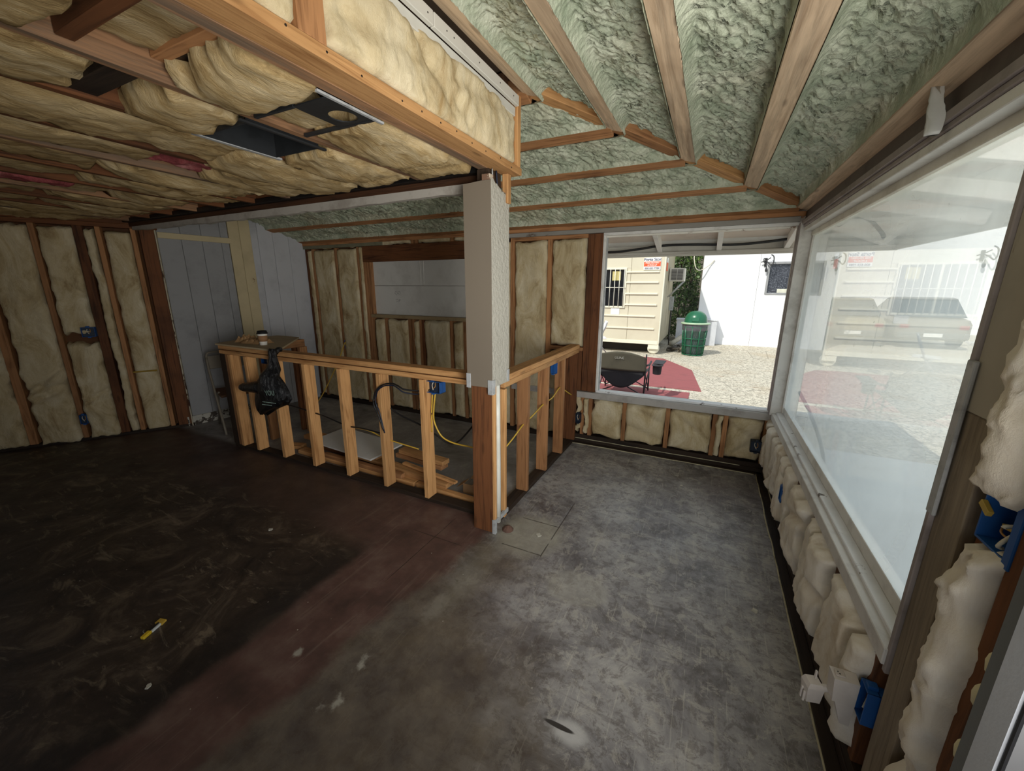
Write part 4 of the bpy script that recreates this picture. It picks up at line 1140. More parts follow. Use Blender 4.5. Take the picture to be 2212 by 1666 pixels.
for (x, z, rx, ry) in ((-4.05, .475, .035, .02), (-4.04, .50, .075, .035), (-3.99, .55, .145, .055), (-3.93, .60, .205, .065), (-3.885, .66, .225, .07), (-3.875, .72, .205, .072), (-3.88, .78, .165, .065), (-3.885, .84, .115, .052), (-3.88, .90, .072, .04), (-3.872, .95, .046, .03), (-3.868, 1.0, .040, .026), (-3.868, 1.04, .042, .028), (-3.866, 1.062, .030, .022)):
    c_ = L_(x, -1.785 if z < .9 else -1.745, z); R_.append((*c_, rx, ry))
loft('bag_body', R_, M_BAG, bg, 36, .28, 3)
tube('handle_ear', [L_(-3.96, -1.785, .725), L_(-4.04, -1.79, .722), L_(-4.12, -1.79, .715), L_(-4.20, -1.79, .705), L_(-4.27, -1.79, .698), L_(-4.31, -1.79, .692), L_(-4.33, -1.79, .69)], [.05, .060, .052, .044, .040, .030, .008], M_BAG, bg, 14, 0)
tube('handle_loop', [L_(-3.868, -1.72, 1.03), L_(-3.872, -1.69, 1.055), L_(-3.876, -1.665, 1.05)], .022, M_BAG, bg, 10, 4)
M_PRINT = plain('pale_green_print', lin(150, 176, 164), .6)
text('lettering', 'YOU', .062, M_PRINT, bg, rotM(L_(-3.80, -1.862, .715), PI/2+.08, .12, 0) @ Matrix.Rotation(.25, 4, 'Z'), .0005)
pr = []
for i, (a, b, z) in enumerate(((-3.92, -3.74, .625), (-3.93, -3.80, .60))):
    n2 = 12
    for q in range(n2):
        x0 = a+(b-a)*q/n2; pr.append(([L_(x0, -1.858, z+.05*(x0-a)), L_(x0+(b-a)/n2*.6, -1.858, z+.05*(x0-a))], .0035))
tubes('print_line', pr, M_PRINT, bg, 4, 0)

# ------------------------------------------------------------------ cup and paper bag on the shelf
ZS = ZT+.016
cu = thing('coffee_cup', 'white paper coffee cup with brown sleeve and black lid on the plywood shelf', 'cup', (-4.28, -1.555, ZS))
lathe('cup_body', [(.029, 0), (.030, .002), (.041, .105), (.042, .11)], plain('white_paper', lin(226, 222, 212), .6), cu, 28)
lathe('sleeve', [(.0335, .034), (.0345, .034), (.0408, .088), (.0398, .088)], paint('kraft_sleeve', lin(150, 112, 78), lin(126, 92, 62), .4, .8), cu, 28, None, True, False)
lathe('lid', [(.0455, .104), (.0465, .108), (.0455, .114), (.041, .117), (.040, .130), (.037, .132), (.034, .126), (.0, .126)], M_BLACK, cu, 28)
pb = thing('paper_bag', 'flattened brown paper bag lying on the plywood shelf beside the cup', 'paper bag', (-4.52, -1.50, ZS))
def crumple(name, w, l, h, mat, parent, seed, loc=(0, 0, 0), rz=0):
    nu, nv = 18, 14
    u = np.linspace(-1, 1, nu)[:, None]*np.ones((1, nv)); v = np.linspace(-1, 1, nv)[None, :]*np.ones((nu, 1))
    e = np.clip((1-np.abs(u))*4, 0, 1)*np.clip((1-np.abs(v))*4, 0, 1)
    z = h*e*(.6+.5*np.abs(fbm(u*2.3, v*2.1, seed, seed, 3))*2)
    x = u*w/2*(1+.08*fbm(v*2, u, seed, 2, 2)); y = v*l/2*(1+.08*fbm(u*2, v, seed, 3, 2))
    P = np.stack([x, y, z+.004], -1); B = np.stack([x, y, z*0], -1)
    V_, F_ = gridsurf(P, B)
    return mesh(name, V_, F_, mat, parent, False, loc, (0, 0, rz))
M_KRAFT = paint('brown_kraft_paper', lin(168, 132, 90), lin(128, 96, 62), .5, .8, 9, .4, 25)
crumple('bag_front', .26, .16, .035, M_KRAFT, pb, 2, (.05, .0, 0), .15)
crumple('bag_mouth', .14, .15, .05, M_KRAFT, pb, 5, (-.14, .02, 0), .3)

# ------------------------------------------------------------------ folding chair by the grey planks
M_CHAIRM = paint('beige_chair_enamel', lin(128, 120, 106), lin(96, 88, 76), .4, .45, 5)
fc = thing('folding_chair', 'old beige metal folding chair in the dark by the grey plank wall', 'chair', (-5.36, -1.28, 0), math.radians(72))
for s in (-1, 1):
    tube('front_leg', [(s*.20, -.26, 0), (s*.20, -.02, .42), (s*.20, .12, .66), (s*.195, .19, .80)], .012, M_CHAIRM, fc, 8, 4)
    tube('rear_leg', [(s*.17, .26, 0), (s*.175, .02, .36), (s*.18, -.10, .45)], .011, M_CHAIRM, fc, 8, 4)
tube('back_hoop', [(-.195, .19, .80), (-.185, .20, .835), (-.14, .205, .855), (.14, .205, .855), (.185, .20, .835), (.195, .19, .80)], .012, M_CHAIRM, fc, 8, 4)
obox('backrest', (0, .185, .745), (.37, .012, .15), M_CHAIRM, fc, (-.35, 0, 0), .004)
obox('seat', (0, -.04, .43), (.37, .36, .025), paint('brown_seat_pad', lin(96, 66, 44), lin(70, 48, 32), .5, .7), fc, (.05, 0, 0), .006)
tube('stretcher', [(-.17, .16, .15), (.17, .16, .15)], .008, M_CHAIRM, fc, 8, 0)

# ------------------------------------------------------------------ lumber, white board and carton behind the half wall
def lumber(label, c, L, w, h, rz, m=None, ry=0.0, name='lumber_offcut'):
    return tag(obox(name, c, (L, w, h), m or w_new('x'), None, (0, ry, rz), .003), label, 'lumber', 'offcuts piled behind the half wall')
lumber('long pine board lowest in the pile, running along the half wall', (-3.30, -1.50, .0195), 1.45, .09, .038, -.02)
lumber('dark fir board on the floor at the back of the pile', (-3.35, -1.34, .0195), 1.2, .09, .038, -.05, w_dark('x'))
lumber('pine board laid second in the pile, shifted to the right', (-2.90, -1.42, .0585), 1.26, .09, .038, -.10)
lumber('thin pine strip in the pile nearest to the half wall', (-3.18, -1.525, .0585), .95, .045, .038, -.02, w_old('x'))
lumber('wide pine board under the white board at the left of the pile', (-3.62, -1.33, .0975), 1.05, .14, .038, -.06)
lumber('short thick offcut on top of the pile, right of the white board', (-2.72, -1.28, .0975), .54, .09, .038, -.08, w_old('x'))
lumber('second short offcut stacked highest on the pile beside the white board', (-2.70, -1.27, .1365), .52, .09, .038, -.09, w_new('x'))
lumber('thin strip sticking out of the pile towards the carton', (-2.52, -1.43, .0885), .62, .04, .02, -.16)
lumber('long pine rail on the floor between pile and post', (-2.19, -1.545, .0205), .74, .05, .04, -.05)
lumber('tiny pine block lying at the left end of the pile', (-4.17, -1.44, .0195), .16, .09, .038, .3)
lumber('splinter of pine at the foot of the second stud from the post', (-2.66, -1.585, .0065), .18, .02, .012, -.06)
wbq = thing('white_board', 'white melamine board lying on top of the lumber pile', 'board', (-3.46, -1.31, .136))
hexa('board_sheet', [(-.42, -.20, .0), (.42, -.20, .0), (.44, .16, .0), (-.40, .18, .0), (-.42, -.20, .014), (.42, -.20, .014), (.44, .16, .014), (-.40, .18, .014)], paint('white_melamine', lin(206, 206, 202), lin(170, 168, 162), .35, .5, 3), wbq)
wbq.rotation_euler = (.06, 0, -.07)
cbx = thing('carton', 'small open brown cardboard carton on the floor beside the post', 'carton', (-2.035, -1.37, 0), -.04); cbx.scale = (.78, .9, .95)
M_CARD = paint('corrugated_card', lin(172, 138, 100), lin(140, 108, 74), .35, .85, 5)
box('side', (-.17, .17), (-.095, -.091), (0, .085), M_CARD, cbx, .001); box('side', (-.17, .17), (.091, .095), (0, .085), M_CARD, cbx, .001)
box('side', (.166, .17), (-.091, .091), (0, .085), M_CARD, cbx, .001); box('bottom', (-.166, .166), (-.091, .091), (0, .004), M_CARD, cbx, .001)
box('top', (-.06, .17), (-.095, .095), (.086, .090), M_CARD, cbx, .001)
obox('flap', (-.115, .055, .100), (.11, .075, .003), M_CARD, cbx, (.25, -.2, .1), .001)
obox('flap', (-.215, -.04, .055), (.10, .10, .003), M_CARD, cbx, (.1, -.5, 0), .001)

# ------------------------------------------------------------------ utility knife on the dark floor
kn = thing('utility_knife', 'yellow and white plastic scraper knife lying on the dark floor', 'knife', (-2.765, -3.205, .0), math.radians(112))
M_YP = plain('yellow_plastic', lin(226, 190, 44), .45)
box('handle', (-.052, -.012), (-.010, .010), (.001, .016), M_YP, kn, .003)
box('slide', (-.012, .034), (-.011, .000), (.001, .012), plain('white_plastic', lin(216, 220, 216), .45), kn, .002)
box('grip', (-.010, .036), (.0005, .009), (.002, .014), M_BLACK, kn, .002)
hexa('tip_cover', [(.030, -.014, .001), (.058, -.012, .001), (.060, .022, .001), (.034, .024, .001), (.030, -.014, .010), (.058, -.012, .010), (.060, .022, .010), (.034, .024, .010)], paint('worn_yellow_plastic', lin(212, 176, 70), lin(168, 122, 50), .5, .5, 40), kn)
tube('blade_wire', [(-.028, .010, .008), (-.015, .034, .006), (-.004, .042, .004)], .0012, M_ZINC, kn, 4, 4)

# ------------------------------------------------------------------ chargers, box and shreds by the lower right corner
M_CH = plain('white_charger_plastic', lin(214, 206, 198), .4)
bx_ = outlet_box('blue outlet box behind the white chargers below the window end', (-.020, -2.505, .345), -PI/2, .06, .12, .06)
ch = thing('charger', 'larger white plug-in charger standing out from the blue box', 'charger', (-.050, -2.475, .300), -PI/2); ch.scale = (.82, .82, .82)
hexa('charger_body', [(-.028, -.045, .0), (.028, -.040, .0), (.026, .030, .0), (-.026, .030, .0), (-.030, -.052, .105), (.030, -.048, .105), (.028, .030, .110), (-.028, .030, .110)], M_CH, ch)
box('socket_face', (-.016, .014), (-.042, -.010), (.106, .113), plain('white_charger_face', lin(196, 186, 176), .4), ch, .002)
hexa('plate_tail', [(-.004, .0, -.10), (.020, .0, -.10), (.020, .03, -.10), (-.004, .03, -.10), (-.026, -.03, .0), (.027, -.03, .0), (.026, .03, .0), (-.026, .03, .0)], M_CH, ch)
box('socket_slot', (-.006, -.002), (-.034, -.030), (.1125, .1142), M_BLACK, ch, .0005); box('socket_slot', (.003, .007), (-.030, -.024), (.1125, .1142), M_BLACK, ch, .0005)
c2 = thing('charger', 'smaller white plug with folded prongs left of the larger charger', 'charger', (-.118, -2.432, .258), -PI/2+.25); c2.scale = (.82, .82, .82)
hexa('charger_body', [(-.020, -.025, -.045), (.026, -.025, -.045), (.026, .025, -.045), (-.020, .025, -.045), (-.026, -.030, .025), (.030, -.030, .025), (.030, .030, .025), (-.026, .030, .025)], M_CH, c2)
hexa('charger_shoulder', [(-.026, -.030, .025), (.030, -.030, .025), (.030, .030, .025), (-.026, .030, .025), (-.020, -.022, .045), (.024, -.022, .045), (.024, .022, .045), (-.020, .022, .045)], M_CH, c2)
box('prong', (-.012, -.002), (.006, .012), (.046, .085), M_CH, c2, .001)
box('ridge', (-.010, .0), (-.034, -.026), (-.055, .0), M_CH, c2, .002); box('ridge', (.010, .018), (-.034, -.026), (-.055, -.005), M_CH, c2, .002)
wchild(tube('arm_stub', [(-.062, -2.45, .30), (-.085, -2.44, .285), (-.10, -2.432, .265)], .012, M_CH, None, 8, 3), ch)
bpy.context.view_layer.update()
bpy.data.objects['arm_stub'].matrix_parent_inverse = ch.matrix_world.inverted()
ps = thing('plastic_scrap', 'torn scrap of grey plastic stapled to the brown board above the right window', 'plastic scrap', (-.02, -2.10, 2.07))
def scrap():
    nu, nv = 10, 16
    u = np.linspace(-1, 1, nu)[:, None]*np.ones((1, nv)); v = np.linspace(0, 1, nv)[None, :]*np.ones((nu, 1))
    wd = .022*np.sin(PI*np.clip(v*.9+.08, 0, 1))+.004
    y = u*wd+.05*(v-.5); z = v*.16-.05+.0*u; x = -.020-.018*np.cos(u*2.2)+.008*fbm(u*3, v*5, 0, 3, 2)
    P = np.stack([x, y, z], -1); B = P+np.array([.002, 0, 0])
    V_, F_ = gridsurf(P, B); return mesh('film', V_, F_, plain('grey_plastic_film', lin(196, 196, 192), .35), ps, True)
scrap()
# white flakes of debris scattered on the floor
def flake(label, x, y, r, seed):
    rr = random.Random(seed); n = 9
    pts = [(r*rr.uniform(.5, 1.2)*math.cos(2*PI*i/n), r*rr.uniform(.5, 1.2)*math.sin(2*PI*i/n)) for i in range(n)]
    tag(poly('paint_flake', pts, .004, paint('chalky_flake', lin(196, 192, 178), lin(150, 146, 132), .5, .9, 30), None, (x, y, .0)), label, 'debris', 'flakes on the floor')
flake('pale chip of plaster on the grey floor near the right batts', -.20, -1.80, .018, 1)
flake('pale chip of plaster on the grooved pad beside the post', -1.42, -1.70, .018, 2)
flake('small white chip on the far grey floor below the window', -.62, -.55, .012, 3)
flake('white chip on the dark floor in front of the yellow knife', -2.45, -3.35, .012, 4)
flake('yellowish chip on the dark floor towards the half wall', -3.05, -2.45, .014, 5)

# ================================================================== outside
GZ = -.10
# trailer
tr = thing('storage_trailer', 'cream metal storage trailer with barred window and rental sign, in the sun', 'trailer', (-1.67, 7.05, GZ))
M_CREAM = paint('cream_trailer_paint', lin(212, 204, 182), lin(194, 184, 160), .35, .55, 2)
M_CREAM2 = paint('cream_trim_paint', lin(234, 228, 208), lin(208, 200, 178), .3, .5, 3)
T = lambda x, y, z: (x+1.67, y-7.05, z-GZ)
def tb(name, x, y, z, mat, parent=tr, ch=.004):
    a = T(x[0], y[0], z[0]); b = T(x[1], y[1], z[1]); return box(name, (a[0], b[0]), (a[1], b[1]), (a[2], b[2]), mat, parent, ch)
tb('shell', (-9.0, -1.71), (7.09, 9.55), (.18, 3.46), M_CREAM)
for a, b in ((-2.497, -1.70), (-3.94, -2.503), (-5.2, -3.946), (-6.4, -5.206), (-7.7, -6.406), (-9.0, -7.706)):
    if a == -3.94:
        tb('side_panel', (a, b), (7.05, 7.088), (.24, 1.085), M_CREAM); tb('side_panel', (a, b), (7.05, 7.088), (2.085, 3.46), M_CREAM); tb('side_panel', (-2.625, b), (7.05, 7.088), (1.087, 2.083), M_CREAM)
    else: tb('side_panel', (a, b), (7.05, 7.088), (.24, 3.46), M_CREAM)
tb('corner_trim', (-1.70, -1.668), (7.045, 7.12), (.17, 3.46), M_CREAM2)
tb('bottom_rail', (-9, -1.70), (7.035, 7.10), (.155, .245), M_CREAM2)
for z in (1.99, 1.732, 1.447, 1.171): tb('rib', (-2.62, -1.80), (7.018, 7.052), (z-.018, z+.018), M_CREAM2); tb('rib', (-9, -4.0), (7.018, 7.052), (z-.018, z+.018), M_CREAM2)
for z in (.878, .557): tb('rib', (-9, -1.82), (7.018, 7.052), (z-.018, z+.018), M_CREAM2)
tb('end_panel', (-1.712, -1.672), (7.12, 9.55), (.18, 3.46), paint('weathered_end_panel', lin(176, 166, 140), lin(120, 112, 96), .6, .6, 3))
wn = tb('window_frame', (-3.96, -2.60), (7.02, 7.06), (2.055, 2.10), M_CREAM2)
for nm, x, z in (('window_frame', (-3.96, -2.60), (1.075, 1.12)), ('window_frame', (-3.96, -3.915), (1.12, 2.055)), ('window_frame', (-2.645, -2.60), (1.12, 2.055)), ('window_frame', (-3.30, -3.255), (1.12, 2.055))):
    tb(nm, x, (7.02, 7.06), z, M_CREAM2)
M_DGLASS = plain('dark_window_glass', lin(36, 38, 42), .08)
tb('window_pane', (-3.94, -2.62), (7.078, 7.084), (1.10, 2.075), M_DGLASS)
tb('paper_sheet', (-2.98, -2.76), (7.066, 7.072), (1.78, 2.02), plain('yellowed_paper', lin(206, 192, 130), .7))
M_BARS = plain('white_window_bar', lin(232, 228, 214), .5)
for i in range(11):
    x = -3.86+i*.121
    tube('window_bar', [T(x, 7.0, 1.11), T(x, 7.0, 2.075)], .009, M_BARS, tr, 6, 0)
tube('window_bar', [T(-3.94, 6.995, 1.60), T(-2.61, 6.995, 1.60)], .009, M_BARS, tr, 6, 0)
tb('notice', (-2.96, -2.73), (7.040, 7.049), (.90, 1.07), plain('white_notice', lin(238, 238, 236), .6), tr, .001)
sg = tb('sign', (-2.195, -1.785), (7.030, 7.048), (2.035, 2.330), plain('white_sign', lin(240, 238, 234), .5), tr, .002)
so = sg.location
def st(name, body, size, mat, x, z, **kw): return text(name, body, size, mat, sg, rotM((x-(-1.99), -.0105, z-2.1825), PI/2, 0, 0), .001, **kw)
st('lettering', 'Porta Stor', .098, plain('navy_print', lin(58, 62, 96), .6), -1.99, 2.283, bold=.0012)
box('orange_band', (-.20, .20), (-.0110, -.0092), (-.064, .053), plain('orange_print', lin(232, 92, 44), .6), sg, .0005)
M_WPRINT = plain('white_print', lin(250, 240, 230), .6)
t1 = st('lettering', 'FREE DELIVERY', .050, M_WPRINT, -1.99, 2.205, bold=.001); t1.location.y -= .002
t1 = st('lettering', '& PICK UP', .050, M_WPRINT, -1.99, 2.150, bold=.001); t1.location.y -= .002
st('lettering', '800 833 7784', .062, plain('navy_print', lin(58, 62, 96), .6), -1.99, 2.072, bold=.0008)
tb('end_sign', (-1.672, -1.664), (7.25, 7.55), (2.02, 2.34), plain('orange_print', lin(232, 92, 44), .6), tr, .002)
tb('end_sign', (-1.672, -1.663), (7.25, 7.55), (2.22, 2.34), plain('white_sign', lin(240, 238, 234), .5), tr, .002)
# wheels and undercarriage
for x in (-1.80, -4.3):
    w = lathe('foot_wheel', [(.10, -.05), (.145, -.05), (.150, -.02), (.150, .02), (.145, .05), (.10, .05)], M_CREAM2, tr, 20, T(x, 7.16, .045)); w.rotation_euler = (PI/2, 0, 0)
    tb('foot_bracket', (x-.13, x+.13), (7.05, 7.09), (.03, .20), M_CREAM2)
tb('undercarriage', (-8.5, -2.0), (7.5, 9.2), (-.09, .17), plain('dark_undercarriage', lin(60, 56, 50), .8))
# air conditioner on the end wall
ac = thing('air_conditioner', 'boxy window air conditioner on a bracket at the trailer end', 'air conditioner', (-1.652, 8.25, 1.77))
box('casing', (.0, .38), (-.26, .26), (.0, .34), paint('grey_white_casing', lin(206, 202, 190), lin(170, 164, 150), .4, .5), ac)
box('grille', (.05, .34), (-.272, -.262), (.03, .31), plain('dark_grille', lin(92, 90, 84), .6), ac)
for i in range(7): box('grille_slat', (.05, .34), (-.280, -.272), (.05+.038*i, .058+.038*i), plain('grey_slat', lin(170, 166, 156), .5), ac, .001)
box('grille_post', (.185, .20), (-.283, -.273), (.03, .31), plain('grey_slat', lin(170, 166, 156), .5), ac, .001)
for y in (-.22, .2): tube('bracket', [(.36, y, -.005), (.0, y, -.42)], .014, M_ZINC, ac, 6, 0)
tag(box('meter_box', (-1.670, -1.56), (8.95, 9.10), (.95, 1.35), M_ZINC), 'grey electric meter box below the air conditioner', 'meter box')
tag(tube('power_cable', [(-1.60, 9.0, .95), (-1.60, 9.0, .4), (-1.58, 8.98, -.08)], .02, plain('dark_conduit', lin(60, 58, 54), .6), None, 8, 2), 'dark conduit dropping from the meter box to the ground', 'cable')
# white building
wbd = thing('white_building', 'bright white stucco building with one dark window across the lot', 'building', (-.89, 10.0, GZ))
M_WB = paint('white_stucco', lin(244, 244, 246), lin(226, 226, 230), .25, .8, 1.5, .2, 40)
Q = lambda x, y, z: (x+.89, y-10.0, z-GZ)
def qb(name, x, y, z, mat, ch=.004):
    a = Q(x[0], y[0], z[0]); b = Q(x[1], y[1], z[1]); return box(name, (a[0], b[0]), (a[1], b[1]), (a[2], b[2]), mat, wbd, ch)
qb('wall_panel', (-.89, .592), (10.0, 13), (GZ, 4.0), M_WB)
qb('wall_panel', (.598, .80), (10.0, 13), (GZ, 4.0), M_WB); qb('wall_panel', (2.13, 2.40), (10.0, 13), (GZ, 4.0), M_WB)
qb('wall_panel', (.80, 2.13), (10.0, 13), (GZ, 1.43), M_WB); qb('wall_panel', (.80, 2.13), (10.0, 13), (2.33, 4.0), M_WB)
M_WF = paint('grey_window_frame', lin(150, 150, 152), lin(110, 110, 112), .4, .5)
qb('window_frame', (.80, 2.13), (9.97, 10.08), (2.27, 2.33), M_WF); qb('window_frame', (.80, 2.13), (9.97, 10.08), (1.43, 1.47), M_WF)
qb('window_frame', (.80, .85), (9.97, 10.08), (1.47, 2.27), M_WF); qb('window_frame', (2.08, 2.13), (9.97, 10.08), (1.47, 2.27), M_WF); qb('window_frame', (1.44, 1.48), (9.98, 10.08), (1.47, 2.27), M_WF)
def leafy_glass():
    t = NT('tree_reflection_glass'); c = t.coord()
    n = t.noise(c, 26, 6, .75)
    return t.done(t.bsdf(t.ramp(n, [(.45, lin(42, 44, 52)), (.62, lin(96, 98, 106)), (.72, lin(190, 190, 196))]), .12))  # pale speckles paint a tree reflection into the glass colour
qb('window_pane', (.85, 2.08), (10.05, 10.06), (1.47, 2.27), leafy_glass())
qb('paper_stack', (1.10, 1.42), (10.035, 10.05), (1.47, 1.58), plain('pale_paper', lin(214, 212, 196), .7))
def sconce(label, x, y=9.97, z=2.10, sc=1.0):
    r = thing('lamp_bracket', label, 'lamp bracket', (x, y, z), 0, 'iron lamp brackets outside')
    r.scale = (sc, sc, sc)
    m = plain('wrought_iron', lin(60, 60, 62), .5, .3)
    box('wall_plate', (-.03, .03), (.0, .028), (.10, .34), m, r)
    tube('scroll', [(0, .0, .25), (.06, -.1, .20), (.13, -.16, .12), (.17, -.16, .22), (.16, -.14, .36), (.10, -.1, .42)], .016, m, r, 6, 4)
    tube('scroll', [(0, .0, .30), (-.06, -.06, .32), (-.05, -.08, .22), (.0, -.08, .18)], .014, m, r, 6, 4)
    tube('arm', [(-.12, -.05, .22), (.0, -.05, .27), (.10, -.07, .34)], .014, m, r, 6, 4)
    lathe('drop_finial', [(.0, 0), (.03, .03), (.035, .08), (.015, .14), (.008, .18), (.0, .185)], m, r, 10, (.03, -.06, -.06), True, False)
sconce('curled iron lamp bracket on the white building left of its window', .72)
sconce('curled iron lamp bracket at the right corner of the white building', 2.32)
lw_ = thing('low_cabinet', 'low pale grey utility cabinet against the corner of the white building', 'cabinet', (-.83, 9.55, GZ))
box('cabinet_body', (-.62, .50), (.0, .40), (.0, .74), paint('pale_cabinet_paint', lin(206, 208, 214), lin(170, 172, 178), .4, .6), lw_); box('cabinet_lid', (-.64, .52), (-.02, .42), (.74, .78), paint('pale_cabinet_paint', lin(206, 208, 214), lin(170, 172, 178), .4, .6), lw_)
# ivy bush
bu = thing('ivy_bush', 'tall dark green ivy bush between the trailer and the white building', 'bush', (-1.58, 11.0, GZ))
def leaves():
    rr = np.random.default_rng(3); n = 5200
    V = []; F = []
    ctr = rr.uniform([-.75, -.7, .1], [.62, .6, 3.6], (n, 3))
    ctr[:, 1] -= .25*np.sin(ctr[:, 2]*2.3+ctr[:, 0]*4)
    for i in range(n):
        s = rr.uniform(.035, .075); a = rr.normal(size=3); a /= np.linalg.norm(a); b = np.cross(a, rr.normal(size=3)); b /= np.linalg.norm(b); c_ = np.cross(a, b)
        o_ = len(V); p = ctr[i]
        V += [tuple(p-a*s), tuple(p+b*s*.55+c_*.01), tuple(p+a*s), tuple(p-b*s*.55+c_*.01)]; F.append((o_, o_+1, o_+2, o_+3))
    t = NT('ivy_leaf'); c = t.coord('Object', False)
    n1 = t.noise(c, 5, 4, .7); m_ = t.done(t.bsdf(t.ramp(n1, [(.35, lin(44, 66, 32)), (.55, lin(88, 116, 56)), (.72, lin(150, 166, 86))]), .45))
    o = mesh('foliage', V, F, m_, bu); o['kind'] = 'stuff'
leaves()
st_ = []
rr = random.Random(2)
for i in range(9):
    x, y = rr.uniform(-.5, .5), rr.uniform(-.4, .4)
    st_.append(([(x, y, 0), (x+rr.uniform(-.1, .1), y, 1.2), (x+rr.uniform(-.2, .2), y, 2.4), (x+rr.uniform(-.2, .2), y, 3.4)], .02))
tubes('stems', st_, plain('ivy_stem', lin(70, 56, 40), .8), bu, 5, 2)
tag(tube('overhead_wire', [(-1.0, 9.7, 3.6), (-1.16, 9.7, 2.7), (-1.10, 9.7, 2.22), (-.95, 9.8, 2.12), (-.72, 9.95, 2.28), (-.60, 9.97, 2.42)], .014, plain('white_wire', lin(214, 208, 190), .5), None, 6, 6), 'white cable hanging in a loop by the corner of the white building', 'cable')
tag(box('back_fence', (-9, 2.2), (13.2, 13.3), (GZ, 3.5), paint('dark_fence', lin(110, 104, 92), lin(76, 72, 64), .5, .8)), 'plain dark fence far behind the ivy', 'fence')
# pipes and scrap beside trailer end
for i, (a, b, r, lab) in enumerate((((-1.45, 8.2, .05), (-1.25, 9.3, .16), .07, 'pale pipe section lying beside the trailer corner'), ((-1.40, 7.8, -.03), (-1.15, 8.9, .0), .05, 'dark pipe lying on the ground behind the bin'), ((-1.2, 7.7, -.05), (-1.0, 8.8, .06), .035, 'thin pipe leaning over the scrap heap beside the bin'))):
    tag(tube('scrap_pipe', [a, b], r, plain('scrap_%d' % i, lin(*((176, 168, 150), (84, 78, 70), (110, 100, 84))[i]), .7), None, 10, 0), lab, 'pipe')
cable('tangle of dark hose on the ground between trailer and bin', [(-1.35+.16*math.sin(i*1.3), 7.9+.5*math.cos(i*.9)*.6, -.06+.03*(i % 4)) for i in range(14)], .018, plain('dark_hose', lin(70, 64, 56), .7), 'hose')
# litter bin
lbn = thing('litter_bin', 'green wire-mesh litter bin with domed green lid in the parking lot', 'litter bin', (-.86, 7.45, GZ))
M_GREEN = plain('green_enamel', lin(24, 96, 66), .3)
for z, r in ((.02, .245), (.26, .262), (.44, .275), (.73, .298)):
    tube('hoop', [(r*math.cos(2*PI*i/28), r*math.sin(2*PI*i/28), z) for i in range(29)], .013, M_GREEN, lbn, 6, 0)
for i in range(10):
    t = 2*PI*i/10+.15; tube('upright', [(.245*math.cos(t), .245*math.sin(t), .0), (.30*math.cos(t), .30*math.sin(t), .75)], .014, M_GREEN, lbn, 6, 0)
ms = []
for s in (-1, 1):
    for i in range(44):
        t0 = 2*PI*i/44
        ms.append(([((.245+.05*q/5)*math.cos(t0+s*.16*q), (.245+.05*q/5)*math.sin(t0+s*.16*q), .02+.14*q) for q in range(6)], .0035))
tubes('wire_mesh', ms, M_GREEN, lbn, 3, 0)['kind'] = 'stuff'
lathe('liner', [(.20, .02), (.225, .1), (.25, .5), (.275, .62), (.305, .66), (.312, .80), (.306, .82)], paint('grey_bag_film', lin(92, 92, 98), lin(48, 48, 54), .5, .35, 8, .6, 14), lbn, 28, None, True, False)
lathe('rim', [(.26, .80), (.345, .80), (.352, .815), (.345, .835), (.26, .842)], plain('pale_green_rim', lin(168, 190, 160), .4), lbn, 32, None, True, False)
lathe('dome_lid', [(.272, .838), (.270, .90), (.255, .97), (.225, 1.03), (.18, 1.08), (.12, 1.115), (.06, 1.13), (.0, 1.134)], M_GREEN, lbn, 32, None, True, False)
obox('swing_flap', (.0, -.262, .925), (.16, .02, .10), M_GREEN, lbn, (-.25, 0, 0), .008)
# painted red pads on the ground
M_RED = paint('faded_red_paint', lin(146, 80, 82), lin(122, 72, 72), .5, .85, 6, .3, 40)
tag(poly('red_mat', [(-2.9, 6.35), (-1.85, 6.47), (-1.45, 6.40), (-.77, 5.17), (-.55, 3.32), (-1.0, 3.34), (-2.7, 3.25)], .012, M_RED, None, (0, 0, GZ)), 'large faded red mat with angled corners on the parking lot', 'mat')
tag(poly('red_mat', [(-2.6, 3.12), (-.72, 3.13), (-.73, 1.5), (-2.6, 1.5)], .012, M_RED, None, (0, 0, GZ)), 'narrow faded red mat just outside the back window, half in shade', 'mat')
# camp chair seen from behind
cc = thing('camp_chair', 'dark folding camp chair with cup holder seen from behind outside the window', 'chair', (-1.72, 2.45, GZ+.013), 0)
M_CANV = paint('dark_olive_canvas', lin(84, 80, 68), lin(60, 58, 50), .5, .8, 4, .2, 60)
M_CANV2 = paint('charcoal_canvas', lin(58, 58, 62), lin(40, 40, 44), .5, .8, 4, .2, 60)
M_TUBE = plain('dark_steel_tube', lin(50, 50, 54), .4, .4)
for s in (-1, 1):
    x = s*.36
    tube('back_pole', [(x, -.02, .0), (x*1.02, -.05, .45), (x*1.03, -.10, .70)], .011, M_TUBE, cc, 8, 3)
    tube('front_leg', [(x, .52, .0), (x*.98, .50, .45)], .011, M_TUBE, cc, 8, 0)
    tube('side_brace', [(x, -.02, .03), (x, .50, .40)], .009, M_TUBE, cc, 6, 0); tube('side_brace', [(x, .52, .03), (x, -.02, .40)], .009, M_TUBE, cc, 6, 0)
    tube('armrest', [(x*1.03, -.06, .52), (x*1.08, .2, .50), (x*1.05, .48, .50)], .016, M_CANV2, cc, 8, 4)
tube('cross_brace', [(-.36, -.02, .03), (.0, .0, .20), (.36, -.02, .38)], .009, M_TUBE, cc, 6, 0); tube('cross_brace', [(.36, -.02, .03), (.0, .0, .20), (-.36, -.02, .38)], .009, M_TUBE, cc, 6, 0)
tube('cross_brace', [(-.36, .52, .03), (.36, .52, .38)], .009, M_TUBE, cc, 6, 0); tube('cross_brace', [(.36, .52, .03), (-.36, .52, .38)], .009, M_TUBE, cc, 6, 0)
